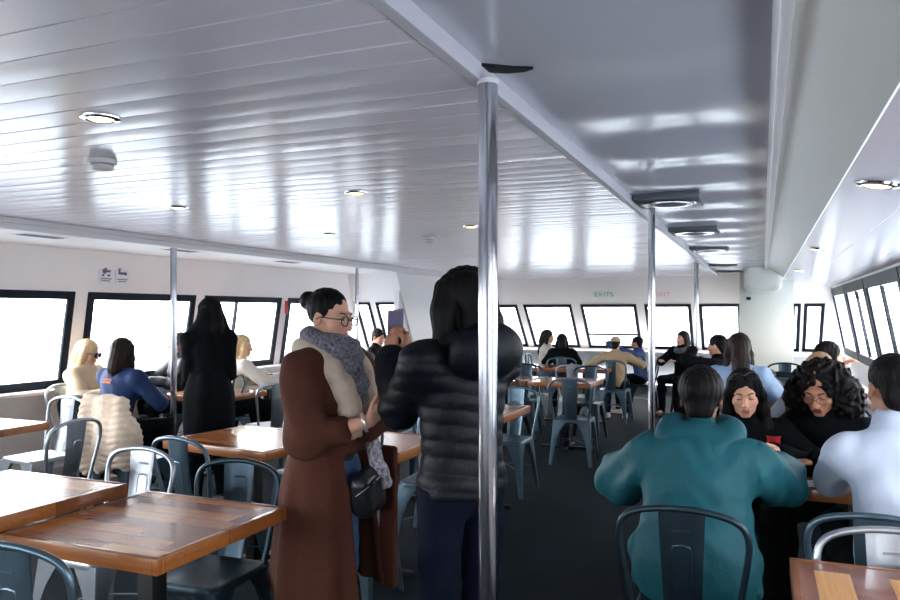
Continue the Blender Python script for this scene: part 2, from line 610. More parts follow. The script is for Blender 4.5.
# torn hole in the duct panel by the first pole; dark plate paints its shade
mb = MB()
mb.prism([(-0.745, 1.95), (-0.69, 1.99), (-0.655, 2.02), (-0.60, 2.05), (-0.63, 2.065), (-0.68, 2.06), (-0.715, 2.04), (-0.76, 1.99)], 2.187, 2.20)
tag(mb.build('ceiling_gap', DARK, None, 0), 'dark torn gap in the ceiling panel at the thick pole', 'hole')

# ---------------------------------------------------------------- ceiling fittings
LAMP = mat('warm_lamp', (255, 226, 170), emit=2.5)
def downlight(x, y, z, label, r=0.055, tilt=0.0):
    d = empty('downlight', (x, y, z), 0, label, 'ceiling light', 'recessed ceiling downlights')
    d.rotation_euler = (0, tilt, 0)
    m = MB(); m.lathe([(r * 0.72, 0.006), (r * 0.72, -0.004), (r * 0.85, -0.010), (r * 1.15, -0.006), (r * 1.2, 0.004)], n=28); m.build('rim', CHROME, d)
    m = MB(); m.lathe([(r * 0.01, -0.0095), (r * 0.6, -0.0105), (r * 0.74, -0.007), (r * 0.74, -0.002)], n=28); m.build('lamp_disc', LAMP, d)


downlight(-2.04, 1.86, CEIL, 'round downlight in the planked ceiling nearest the camera, above the big wooden tables')
downlight(-2.04, 3.56, CEIL, 'small round downlight in the planked ceiling above the woman in brown')
downlight(-3.34, 3.63, CEIL, 'small round downlight near the port edge of the planked ceiling, second from camera')
downlight(-3.34, 5.37, CEIL, 'small dim downlight farther along the planked ceiling near the port soffit')
downlight(-2.04, 5.30, CEIL, 'round downlight in the planked ceiling hidden above the phone holder')
downlight(0.43, 3.5, 2.021, 'large bright downlight in the lilac starboard ceiling', 0.07, R(9.6))
downlight(0.41, 6.9, 2.024, 'smaller downlight farther down the starboard ceiling', 0.06, R(9.6))
downlight(0.41, 10.4, 2.024, 'farthest tiny downlight of the starboard ceiling', 0.06, R(9.6))


def detector(x, y, label):
    d = empty('smoke_detector', (x, y, CEIL), 0, label, 'smoke detector', 'smoke detectors')
    m = MB(); m.lathe([(0.052, -0.022), (0.058, -0.018), (0.06, 0.0)], n=28); m.build('base', PLASTIC, d)
    m = MB(); m.lathe([(0.03, -0.048), (0.043, -0.044), (0.048, -0.032), (0.045, -0.024), (0.036, -0.022)], n=28); m.build('sensor_head', PLASTIC, d)
    m = MB(); m.lathe([(0.040, -0.026), (0.0465, -0.0245), (0.0465, -0.0215), (0.040, -0.020)], n=28); m.build('slot_ring', VENT, d)


detector(-2.60, 2.38, 'white round smoke detector in the planked ceiling beside the nearest downlight')
detector(-2.68, 5.93, 'white round smoke detector in the ceiling above the phone holder')


def soffit_vent(x, y, label):
    d = empty('soffit_vent', (x, y, 2.08), 0, label, 'vent', 'soffit vents')
    m = MB(); m.span((-0.07, -0.19, -0.006), (0.07, 0.19, 0.0), 0.002); m.build('frame', TRIMW, d)
    m = MB()
    for k in range(5): m.span((-0.05 + k * 0.022, -0.17, -0.010), (-0.042 + k * 0.022, 0.17, -0.006))
    m.build('grille', VENT, d)


soffit_vent(-5.05, 4.05, 'slotted vent in the port soffit above the nearest side window')
soffit_vent(-5.02, 5.50, 'slotted vent in the port soffit right beside the thin pole')
soffit_vent(-5.05, 7.25, 'slotted vent in the port soffit above the woman in the brown coat')


def duct_vent(y, label, hw=0.19):
    d = empty('duct_vent', (-0.53, y, 2.195), 0, label, 'vent', 'square vents in the duct panel')
    m = MB(); m.span((-hw, -0.2, -0.034), (hw, 0.2, 0.02), 0.006); m.build('cover', VENT, d)
    m = MB(); m.lathe([(0.14, -0.040), (0.155, -0.040), (0.16, -0.034), (0.14, -0.034)], n=32)
    m.build('ring', STEEL, d)
    m = MB(); m.lathe([(0.05, -0.048), (0.13, -0.037), (0.13, -0.034)], n=32); m.build('diffuser', VENT, d)


for y, l in ((4.75, 'square grey vent in the duct ceiling, nearest of the row'), (6.6, 'square dark vent in the duct ceiling, second from the camera'),
             (8.5, 'square vent in the duct ceiling, third from the camera'), (11.6, 'thin-looking vent in the duct ceiling, fourth from the camera'),
             (13.4, 'farthest vent in the duct ceiling near the bow')):
    duct_vent(y, l)

# ---------------------------------------------------------------- writing on the walls
STICK = mat('sticker_white', (226, 224, 230), rough=0.4)
INK = mat('sticker_ink', (96, 96, 106), rough=0.6)
INKG = mat('sticker_grey_ink', (140, 138, 148), rough=0.6)
def on_left(y, z, off=0.004):
    return Matrix(((0, 0, 1, xl(z) + off), (1, 0, 0, y), (0, 1, 0, z), (0, 0, 0, 1)))
def sticker(y, z, kind, label):
    t = empty('wall_sticker', (xl(z) + 0.003, y, z), 0, label, 'sticker')
    B = Matrix(((0, 0, 1, 0), (1, 0, 0, 0), (0, 1, 0, 0), (0, 0, 0, 1)))
    m = MB(); m.prism([(-0.085, -0.11), (0.085, -0.11), (0.085, 0.11), (-0.085, 0.11)], -0.002, 0.002, B); m.build('backing', STICK, t)
    m = MB()
    def disc(cx, cy, r): m.prism([(cx + r * math.cos(k * 0.524), cy + r * math.sin(k * 0.524)) for k in range(12)], 0.002, 0.0035, B)
    def rect(a, b, c, d): m.prism([(a, b), (c, b), (c, d), (a, d)], 0.002, 0.0035, B)
    if kind == 0:
        disc(-0.005, 0.075, 0.014); rect(-0.014, 0.02, 0.004, 0.06); disc(-0.024, 0.005, 0.026); rect(-0.01, -0.005, 0.05, 0.016)
        rect(-0.055, -0.045, -0.028, -0.025); rect(0.012, -0.045, 0.042, -0.025)
    else:
        disc(-0.04, 0.045, 0.022); rect(-0.055, -0.02, -0.03, 0.03); rect(-0.04, -0.022, 0.035, 0.004); disc(0.035, -0.01, 0.017)
    m.build('pictogram', INK, t)
    m = MB()
    for (a, b, c) in ((-0.07, 0.06, -0.068), (-0.06, 0.04, -0.088)):
        m.prism([(a, c - 0.006), (b, c - 0.006), (b, c + 0.006), (a, c + 0.006)], 0.002, 0.003, B)
    m.build('caption', INKG, t)


sticker(5.42, 1.89, 0, 'white pictogram sticker with a bending figure on the port wall above the windows')
sticker(5.62, 1.89, 1, 'white pictogram sticker with a seated figure on the port wall above the windows')


def lettering(text, x, z, rgb, size, label):
    """painted letters on the raked wall above the bow windows"""
    cu = bpy.data.curves.new('lettering', 'FONT')
    cu.body = text
    cu.size = size
    cu.align_x = 'CENTER'
    cu.extrude = 0.002
    tmp = bpy.data.objects.new('lettering', cu)
    col.objects.link(tmp)
    dg = bpy.context.evaluated_depsgraph_get()
    me = bpy.data.meshes.new_from_object(tmp.evaluated_get(dg))
    bpy.data.objects.remove(tmp)
    me.materials.clear()
    me.materials.append(mat('paint_%d_%d_%d' % rgb, rgb, rough=0.5))
    o = bpy.data.objects.new('wall_lettering', me)
    col.objects.link(o)
    o.location = (x, yf(z) - 0.012, z)
    o.rotation_euler = (R(90) + math.atan(0.95), 0, 0)
    return tag(o, label, 'sign')


lettering('EXITS', -2.82, 1.80, (96, 186, 150), 0.15, 'small green lettering above the bow window with the crossbar')
lettering('EXIT', -1.73, 1.80, (240, 176, 184), 0.14, 'small faded red lettering above the bow window beside the pole')
mb = MB(); mb.span((-0.02, -0.012, -0.025), (0.05, 0.0, 0.025), 0.004)
o = tag(mb.build('wall_switch', DARK), 'small dark switch on the white bow column', 'switch'); o.location = (-0.24, 13.69, 1.73)
mb = MB(); mb.span((-0.02, 0, -0.09), (0.02, 0.02, 0.09), 0.004)
o = tag(mb.build('red_tag', mat('red_label', (190, 40, 50), rough=0.5)), 'small red tag on the window pillar behind the woman in brown', 'tag')
o.location = (-5.885, 8.40, 1.56); o.rotation_euler = (0, 0, R(-90))

# ---------------------------------------------------------------- tables
def make_table(loc, rz, label, w=0.69, d=0.67, top=0.75, boards=None, group='wooden pedestal tables'):
    boards = boards or BOARDS
    t = empty('pedestal_table', (loc[0], loc[1], 0), rz, label, 'table', group)
    e = 0.022
    m = MB(); m.box((0, 0, top - 0.02), (w / 2 - e, d / 2 - e, 0.0195)); m.build('tabletop', boards, t)
    m = MB()
    for s in (-1, 1):
        m.box((0, s * (d / 2 - e / 2), top - 0.0245), (w / 2, e / 2, 0.0255), None, 0.002)
        m.box((s * (w / 2 - e / 2), 0, top - 0.0245), (e / 2, d / 2 - e, 0.0255), None, 0.002)
    m.build('edge_band', EDGE_WOOD, t)
    m = MB(); m.box((0, 0, top - 0.055), (0.18, 0.18, 0.006), None, 0.002); m.build('mounting_plate', BLACKM, t)
    m = MB(); m.box((0, 0, (top - 0.05) / 2 + 0.01), (0.036, 0.036, (top - 0.07) / 2), None, 0.004); m.build('column', BLACKM, t)
    m = MB()
    m.box((0, 0, 0.016), (0.29, 0.032, 0.010), None, 0.004)
    m.box((0, 0, 0.0162), (0.032, 0.29, 0.0102), None, 0.004)
    for a in range(4):
        m.lathe([(0.02, 0.0), (0.02, 0.007)], (0.26 * math.cos(a * math.pi / 2), 0.26 * math.sin(a * math.pi / 2), 0), 10)
    m.build('foot', BLACKM, t)
    return t


make_table((-2.035, 2.085), 0, 'bare wooden table with worn varnish, left of the brown coat, its near corner towards us')
make_table((-2.74, 1.985), 0, 'slightly taller wooden table at the left edge, butted against the worn one', top=0.80)
make_table((-2.81, 3.69), R(-8), 'wooden table standing askew behind the woman in the brown coat', w=0.80)
make_table((-2.12, 3.84), 0, 'wooden table beside the woman in brown, under her elbow and the phone')
make_table((-2.06, 5.45), 0, 'wooden table mostly hidden behind the person with the phone')
make_table((-2.77, 5.45), 0, 'wooden table between the two standing women, behind the one in brown')
make_table((-2.00, 8.12), 0, 'bright-topped wooden table behind the lone empty chair in the middle')
make_table((-2.71, 8.12), 0, 'wooden table joined to the port side of the bright-topped middle table')
make_table((-2.22, 10.10), 0, 'far wooden table in front of the cap-wearing boy')
make_table((-2.93, 10.10), 0, 'far wooden table in front of the girl with long brown hair')
make_table((-4.83, 3.33), 0, 'wooden table at the left edge by the side window, next to the fur coat')
make_table((-4.73, 5.62), 0, 'window table with the white cups, in front of the navy-jacketed woman')
make_table((-5.18, 7.05), 0, 'window table beside the person in the pale jumper')
make_table((-4.45, 8.76), 0, 'far window table beside the person in the dark jacket')
make_table((0.42, 2.18), 0, 'wooden table with wide lengthwise boards at the bottom right corner', boards=BOARDS_L)
make_table((-0.335, 3.80), 0, 'wooden table in front of the man in the teal jacket', d=0.53)
make_table((0.39, 3.78), 0, 'wooden table where the man in the pale blue shirt rests his arm', d=0.53)
make_table((0.12, 9.65), 0, 'wooden table near the white bow column')
make_table((-0.10, 7.12), 0, 'wooden table just beyond the woman in the denim jacket')
make_table((0.66, 7.46), 0, "wooden table by the starboard windows beyond the woman in pale pink")

# ---------------------------------------------------------------- metal cafe chairs
def rrect(h, r, n=6):
    out = []
    for (sx, sy, a0) in ((1, 1, 0), (-1, 1, 90), (-1, -1, 180), (1, -1, 270)):
        for k in range(n + 1):
            a = R(a0 + 90 * k / n)
            out.append((sx * (h - r) + r * math.cos(a), sy * (h - r) + r * math.sin(a)))
    return out


def make_chair(m, label):
    c = empty('metal_chair', (0, 0, 0), 0, label, 'chair', 'metal cafe chairs')
    # seat: dished pressed-steel plate with a rolled skirt
    s = MB()
    rings = [(0.176, 0.412), (0.180, 0.414), (0.182, 0.436), (0.177, 0.445), (0.168, 0.447), (0.150, 0.443), (0.09, 0.440)]
    V, Fc = [], []
    for (h, z) in rings:
        V += [(x, y, z) for x, y in rrect(h, min(0.05, h * 0.35))]
    n = len(V) // len(rings)
    for i in range(len(rings) - 1):
        for j in range(n):
            Fc.append((i * n + j, i * n + (j + 1) % n, (i + 1) * n + (j + 1) % n, (i + 1) * n + j))
    Fc.append(tuple((len(rings) - 1) * n + j for j in range(n)))
    s.add(V, Fc)
    s.build('seat', m, c)
    for (sx, sy) in ((-1, -1), (1, -1), (-1, 1), (1, 1)):
        L = MB()
        V, Fc = [], []
        T = [0, 0.12, 0.25, 0.4, 0.6, 0.8, 1.0]
        W = [0.135, 0.105, 0.075, 0.058, 0.046, 0.038, 0.032]
        for t, w in zip(T, W):
            cx = sx * (0.178 + 0.035 * t); cy = sy * (0.178 + 0.045 * t); z = 0.43 * (1 - t)
            pl = [(w, 0.0), (0.012, 0.0), (0.003, 0.003), (0.0, 0.012), (0.0, w), (0.004, w), (0.006, 0.014), (0.014, 0.006), (w, 0.004)]
            V += [(cx - sx * a, cy - sy * b, z) for a, b in pl]
        k = 9
        for i in range(len(T) - 1):
            for j in range(k):
                Fc.append((i * k + j, i * k + (j + 1) % k, (i + 1) * k + (j + 1) % k, (i + 1) * k + j))
        Fc += [tuple(range(k)), tuple((len(T) - 1) * k + j for j in range(k))]
        L.add(V, Fc)
        L.build('leg', m, c, 50)
    b = MB()
    zz = 0.20
    for s1 in (-1, 1):
        b.tube([(s1 * 0.19, 0.19, zz), (0, 0, zz + 0.03 + s1 * 0.006), (-s1 * 0.19, -0.19, zz)], 0.007, 6, flat=0.5)
    b.build('cross_brace', m, c)
    f = MB()
    half = [(0.168, -0.165, 0.435), (0.186, -0.188, 0.56), (0.205, -0.212, 0.69), (0.208, -0.222, 0.75), (0.193, -0.229, 0.797), (0.150, -0.236, 0.826), (0.075, -0.243, 0.843), (0.0, -0.246, 0.848)]
    pts = half + [(-x, y, z) for x, y, z in half[-2::-1]]
    f.tube(spline(pts, 5), 0.0115, 10)
    f.build('back_frame', m, c)
    sp = MB()
    V, Fc = [], []
    nz, nx = 12, 9
    for side in (0, 1):
        for i in range(nz):
            t = i / (nz - 1)
            z = 0.44 + 0.398 * t
            y0 = -0.170 - 0.072 * t - 0.012 * math.sin(math.pi * t)
            w = 0.058 + 0.018 * t
            for j in range(nx):
                x = (2 * j / (nx - 1) - 1) * w
                y = y0 - 0.010 * (1 - (x / w) ** 2) + (0.006 if abs(x) > w * 0.97 else 0)
                V.append((x, y - 0.004 * side, z))
    o2 = nz * nx
    for i in range(nz - 1):
        for j in range(nx - 1):
            a = i * nx + j
            Fc.append((a, a + 1, a + nx + 1, a + nx))
            Fc.append((o2 + a, o2 + a + nx, o2 + a + nx + 1, o2 + a + 1))
    sp.add(V, Fc)
    spl = sp.build('splat', m, c)
    em = MB()
    def on(x, z):
        t = (z - 0.44) / 0.398
        return (x, -0.170 - 0.072 * t - 0.012 * math.sin(math.pi * t) - 0.010 * (1 - (x / (0.058 + 0.018 * t)) ** 2) - 0.002, z)
    loop = [(-0.028, 0.53), (-0.03, 0.62), (-0.031, 0.70), (-0.026, 0.722), (0, 0.727), (0.026, 0.722), (0.031, 0.70), (0.03, 0.62), (0.028, 0.53), (0, 0.522)]
    em.tube([on(x, z) for x, z in loop], 0.0045, 6, True)
    em.tube([on(-0.028, 0.775), on(0, 0.777), on(0.028, 0.775)], 0.005, 6)
    em.build('embossing', m, spl)
    return c


PROTO = {'m': None, 'l': None, 'd': None}
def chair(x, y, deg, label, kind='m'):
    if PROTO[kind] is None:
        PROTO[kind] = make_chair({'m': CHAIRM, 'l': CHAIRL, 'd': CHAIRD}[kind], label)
        c = PROTO[kind]
    else:
        c = copy_tree(PROTO[kind])
    c.location = (x, y, 0)
    c.rotation_euler = (0, 0, R(deg))
    c['label'] = label
    return c


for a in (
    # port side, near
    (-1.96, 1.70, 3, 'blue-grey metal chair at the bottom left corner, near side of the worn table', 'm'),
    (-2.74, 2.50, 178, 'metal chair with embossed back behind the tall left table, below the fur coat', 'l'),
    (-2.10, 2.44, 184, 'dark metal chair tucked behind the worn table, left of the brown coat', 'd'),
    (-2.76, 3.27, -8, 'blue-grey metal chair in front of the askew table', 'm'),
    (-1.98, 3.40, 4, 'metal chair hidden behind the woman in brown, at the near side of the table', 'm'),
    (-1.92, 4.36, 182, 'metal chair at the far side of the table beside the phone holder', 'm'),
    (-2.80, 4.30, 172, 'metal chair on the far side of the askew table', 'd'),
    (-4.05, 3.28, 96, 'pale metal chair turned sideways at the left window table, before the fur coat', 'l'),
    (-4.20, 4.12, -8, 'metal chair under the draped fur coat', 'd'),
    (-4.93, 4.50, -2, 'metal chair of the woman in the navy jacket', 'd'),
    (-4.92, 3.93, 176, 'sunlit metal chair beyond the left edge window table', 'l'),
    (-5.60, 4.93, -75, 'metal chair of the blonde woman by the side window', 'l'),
    (-4.28, 5.85, 58, 'sunlit metal chair turned aside left of the woman in brown', 'l'),
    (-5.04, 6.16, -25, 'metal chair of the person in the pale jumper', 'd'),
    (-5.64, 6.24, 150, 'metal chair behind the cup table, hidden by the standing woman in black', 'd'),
    (-4.70, 8.06, 0, 'sunlit metal chair at the near side of the far window table', 'l'),
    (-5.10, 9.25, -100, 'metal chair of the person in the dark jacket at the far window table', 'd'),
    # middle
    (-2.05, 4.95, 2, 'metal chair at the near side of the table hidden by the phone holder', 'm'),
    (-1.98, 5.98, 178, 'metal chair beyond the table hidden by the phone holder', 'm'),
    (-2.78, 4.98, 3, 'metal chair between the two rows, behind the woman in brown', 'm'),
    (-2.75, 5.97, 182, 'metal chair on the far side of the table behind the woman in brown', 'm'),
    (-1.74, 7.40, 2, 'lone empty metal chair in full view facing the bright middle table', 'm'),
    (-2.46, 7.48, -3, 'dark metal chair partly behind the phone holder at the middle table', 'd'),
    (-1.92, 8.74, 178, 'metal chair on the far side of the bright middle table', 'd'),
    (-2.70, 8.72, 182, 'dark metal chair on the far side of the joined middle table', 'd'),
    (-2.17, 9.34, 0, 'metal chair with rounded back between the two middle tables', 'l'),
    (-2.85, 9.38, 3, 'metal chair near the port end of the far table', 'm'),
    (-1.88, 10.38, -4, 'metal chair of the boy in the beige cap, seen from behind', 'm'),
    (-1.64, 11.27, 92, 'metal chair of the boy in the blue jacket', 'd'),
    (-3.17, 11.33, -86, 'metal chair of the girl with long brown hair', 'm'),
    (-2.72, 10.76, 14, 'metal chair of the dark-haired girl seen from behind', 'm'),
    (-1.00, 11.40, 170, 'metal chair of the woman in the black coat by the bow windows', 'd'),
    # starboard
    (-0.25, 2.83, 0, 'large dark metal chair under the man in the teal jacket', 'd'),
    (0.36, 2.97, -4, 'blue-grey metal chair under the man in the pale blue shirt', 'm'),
    (0.36, 2.33, 180, 'sunlit metal chair pushed in at the far side of the bottom right table', 'l'),
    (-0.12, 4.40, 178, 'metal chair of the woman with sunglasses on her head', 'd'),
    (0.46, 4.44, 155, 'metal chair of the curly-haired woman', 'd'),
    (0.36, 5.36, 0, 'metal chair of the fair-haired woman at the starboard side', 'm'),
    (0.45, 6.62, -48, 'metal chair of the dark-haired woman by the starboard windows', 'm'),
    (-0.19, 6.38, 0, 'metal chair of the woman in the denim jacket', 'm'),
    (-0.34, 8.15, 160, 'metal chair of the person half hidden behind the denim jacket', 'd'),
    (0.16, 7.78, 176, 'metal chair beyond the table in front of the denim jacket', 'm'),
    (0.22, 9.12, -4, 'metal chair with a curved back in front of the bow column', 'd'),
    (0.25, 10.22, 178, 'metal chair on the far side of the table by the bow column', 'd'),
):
    chair(*a)

# ---------------------------------------------------------------- smooth implicit bodies
def unit(v):
    v = np.array(v, float)
    return v / (np.linalg.norm(v) + 1e-12)


def rot(yaw=0, pitch=0, roll=0):
    """pitch > 0 looks down, yaw > 0 turns left (facing +Y), roll > 0 tilts to the right; degrees"""
    M = Matrix.Rotation(R(yaw), 3, 'Z') @ Matrix.Rotation(R(-pitch), 3, 'X') @ Matrix.Rotation(R(roll), 3, 'Y')
    return np.array(M)


class Field:
    def __init__(s):
        s.ops = []
        s.lo = np.full(3, 1e9)
        s.hi = np.full(3, -1e9)

    def _bb(s, pts, r):
        for p in pts:
            s.lo = np.minimum(s.lo, np.array(p) - r)
            s.hi = np.maximum(s.hi, np.array(p) + r)

    def add(s, fn, k=0.0, mode='u'):
        s.ops.append((fn, k, mode))
        return s

    def cap(s, a, b, ra, rb=None, k=0.015, mode='u'):
        a, b = np.array(a, float), np.array(b, float)
        rb = ra if rb is None else rb
        ba = b - a
        q = ba.dot(ba) + 1e-12
        def fn(P):
            pa = P - a
            t = np.clip(pa @ ba / q, 0, 1)
            return np.linalg.norm(pa - t[:, None] * ba, axis=1) - (ra + (rb - ra) * t)
        if mode == 'u': s._bb([a, b], max(ra, rb))
        return s.add(fn, k, mode)

    def chain(s, pts, rs, k=0.015, mode='u'):
        rs = rs if isinstance(rs, (list, tuple)) else [rs] * len(pts)
        for i in range(len(pts) - 1):
            s.cap(pts[i], pts[i + 1], rs[i], rs[i + 1], k, mode)
        return s

    def ell(s, c, r, M=None, k=0.015, mode='u'):
        c, r = np.array(c, float), np.array(r, float)
        M = np.eye(3) if M is None else M
        def fn(P):
            q = (P - c) @ M
            k0 = np.linalg.norm(q / r, axis=1)
            k1 = np.linalg.norm(q / (r * r), axis=1) + 1e-9
            return k0 * (k0 - 1) / k1
        if mode == 'u': s._bb([c], r.max())
        return s.add(fn, k, mode)

    def box(s, c, h, M=None, rad=0.01, k=0.01, mode='u'):
        c, h = np.array(c, float), np.array(h, float) - rad
        M = np.eye(3) if M is None else M
        def fn(P):
            q = np.abs((P - c) @ M) - h
            return np.linalg.norm(np.maximum(q, 0), axis=1) + np.minimum(q.max(axis=1), 0) - rad
        if mode == 'u': s._bb([c], np.linalg.norm(h) + rad)
        return s.add(fn, k, mode)

    def stack(s, secs, k=0.015, mode='u', wave=None, shell=0.0):
        """secs: (z, cx, cy, rx, ry) elliptical sections; wave(theta, z) adds folds; shell makes it hollow"""
        A = np.array(sorted(secs), float)
        def fn(P):
            z = np.clip(P[:, 2], A[0, 0], A[-1, 0])
            cx, cy, rx, ry = [np.interp(z, A[:, 0], A[:, i]) for i in (1, 2, 3, 4)]
            qx, qy = (P[:, 0] - cx) / rx, (P[:, 1] - cy) / ry
            rr = np.sqrt(qx * qx + qy * qy) + 1e-9
            d = (rr - 1) * np.minimum(rx, ry)
            if wave is not None: d = d - wave(np.arctan2(qx, qy), P[:, 2])
            if shell: d = np.abs(d) - shell
            return np.maximum(d, np.maximum(A[0, 0] - P[:, 2], P[:, 2] - A[-1, 0]))
        if mode == 'u':
            for z, cx, cy, rx, ry in A: s._bb([(cx, cy, z)], max(rx, ry) + 0.03)
        return s.add(fn, k, mode)

    def plane(s, p, n, k=0.004, mode='i'):
        """keep the side the normal n points away from"""
        p, n = np.array(p, float), unit(n)
        return s.add(lambda P: (P - p) @ n, k, mode)

    def sub(s, f, k=0.006):
        s.lo = np.minimum(s.lo, f.lo); s.hi = np.maximum(s.hi, f.hi)
        return s.add(f, k, 'u')

    def bump(s, fn):
        return s.add(fn, 0, 'd')

    def __call__(s, P):
        d = np.full(len(P), 1e3)
        for fn, k, mode in s.ops:
            e = fn(P)
            if mode == 'd':
                d = d - e
                continue
            if mode == 'u':
                if k > 0:
                    h = np.clip(0.5 + 0.5 * (d - e) / k, 0, 1)
                    d = d + (e - d) * h - k * h * (1 - h)
                else:
                    d = np.minimum(d, e)
            else:
                if mode == 's': e = -e
                if k > 0:
                    h = np.clip(0.5 - 0.5 * (d - e) / k, 0, 1)
                    d = d + (e - d) * h + k * h * (1 - h)
                else:
                    d = np.maximum(d, e)
        return d


def polygonise(f, h):
    """surface nets over a sparse grid"""
    lo, hi = f.lo - 3 * h, f.hi + 3 * h
    B = 5
    nb = np.ceil((hi - lo) / (h * B)).astype(int) + 1
    n = nb * B
    cc = np.stack(np.meshgrid(*[np.arange(q) for q in nb], indexing='ij'), -1).reshape(-1, 3)
    cp = lo + (cc * B + (B - 1) / 2) * h
    dc = np.concatenate([f(cp[i:i + 200000]) for i in range(0, len(cp), 200000)])
    D = np.repeat(np.repeat(np.repeat(dc.reshape(nb), B, 0), B, 1), B, 2).astype(np.float32)
    near = cc[np.abs(dc) < B * h * 1.9]
    off = np.stack(np.meshgrid(*[np.arange(B)] * 3, indexing='ij'), -1).reshape(-1, 3)
    for i in range(0, len(near), 2500):
        idx = (near[i:i + 2500, None, :] * B + off[None]).reshape(-1, 3)
        D[idx[:, 0], idx[:, 1], idx[:, 2]] = f(lo + idx * h)
    S = D < 0
    nx, ny, nz = D.shape
    c = [S[i:nx - 1 + i, j:ny - 1 + j, k:nz - 1 + k] for i in (0, 1) for j in (0, 1) for k in (0, 1)]
    cnt = sum(q.astype(np.int8) for q in c)
    act = np.argwhere((cnt > 0) & (cnt < 8))
    vid = -np.ones((nx - 1, ny - 1, nz - 1), np.int64)
    vid[act[:, 0], act[:, 1], act[:, 2]] = np.arange(len(act))
    acc = np.zeros((len(act), 3)); num = np.zeros(len(act))
    C = np.array([(i, j, k) for i in (0, 1) for j in (0, 1) for k in (0, 1)])
    val = [D[act[:, 0] + a, act[:, 1] + b, act[:, 2] + g] for a, b, g in C]
    for a in range(8):
        for b in range(a + 1, 8):
            if np.abs(C[a] - C[b]).sum() != 1: continue
            x = (val[a] < 0) != (val[b] < 0)
            t = val[a][x] / (val[a][x] - val[b][x] + 1e-12)
            acc[x] += C[a] + np.clip(t, 0, 1)[:, None] * (C[b] - C[a])
            num[x] += 1
    V = lo + (act + acc / num[:, None]) * h
    Q = []
    for ax in range(3):
        sl0 = [slice(None)] * 3; sl1 = [slice(None)] * 3
        sl0[ax] = slice(0, -1); sl1[ax] = slice(1, None)
        e = np.argwhere(S[tuple(sl0)] != S[tuple(sl1)])
        u, v = [q for q in range(3) if q != ax]
        e = e[(e[:, u] > 0) & (e[:, v] > 0) & (e[:, u] < D.shape[u] - 1) & (e[:, v] < D.shape[v] - 1)]
        ids = []
        for du, dv in ((0, 0), (-1, 0), (-1, -1), (0, -1)):
            q = e.copy(); q[:, u] += du; q[:, v] += dv
            ids.append(vid[q[:, 0], q[:, 1], q[:, 2]])
        q = np.stack(ids, 1)
        flip = S[e[:, 0], e[:, 1], e[:, 2]]
        if ax == 1: flip = ~flip
        q[~flip] = q[~flip][:, ::-1]
        Q.append(q)
    Q = np.concatenate(Q)
    Q = Q[(Q >= 0).all(1)]
    return V, Q


def flesh(f, h, name, mats, parent, mfn=None):
    """polygonise field f with cell h into one mesh object; mfn(face centres) gives material slots"""
    V, Q = polygonise(f, h)
    me = bpy.data.meshes.new(name)
    me.vertices.add(len(V)); me.vertices.foreach_set('co', V.astype(np.float32).ravel())
    me.loops.add(Q.size); me.loops.foreach_set('vertex_index', Q.astype(np.int32).ravel())
    me.polygons.add(len(Q)); me.polygons.foreach_set('loop_start', np.arange(0, Q.size, 4, dtype=np.int32))
    mats = mats if isinstance(mats, (list, tuple)) else [mats]
    for m in mats: me.materials.append(m)
    if mfn is not None:
        me.polygons.foreach_set('material_index', mfn(V[Q].mean(1)).astype(np.int32))
    me.update(calc_edges=True)
    me.validate()
    me.shade_smooth()
    o = bpy.data.objects.new(name, me)
    col.objects.link(o)
    o.parent = parent
    return o


def ripple(amp, fx, fy, fz, ph=0.0):
    return lambda P: amp * np.sin(P[:, 0] * fx + P[:, 1] * fy * 0.7 + ph + 1.5 * np.sin(P[:, 2] * fz * 0.5 + ph)) * np.sin(P[:, 2] * fz + P[:, 1] * fy + 2 * np.sin(P[:, 0] * fx * 0.6))


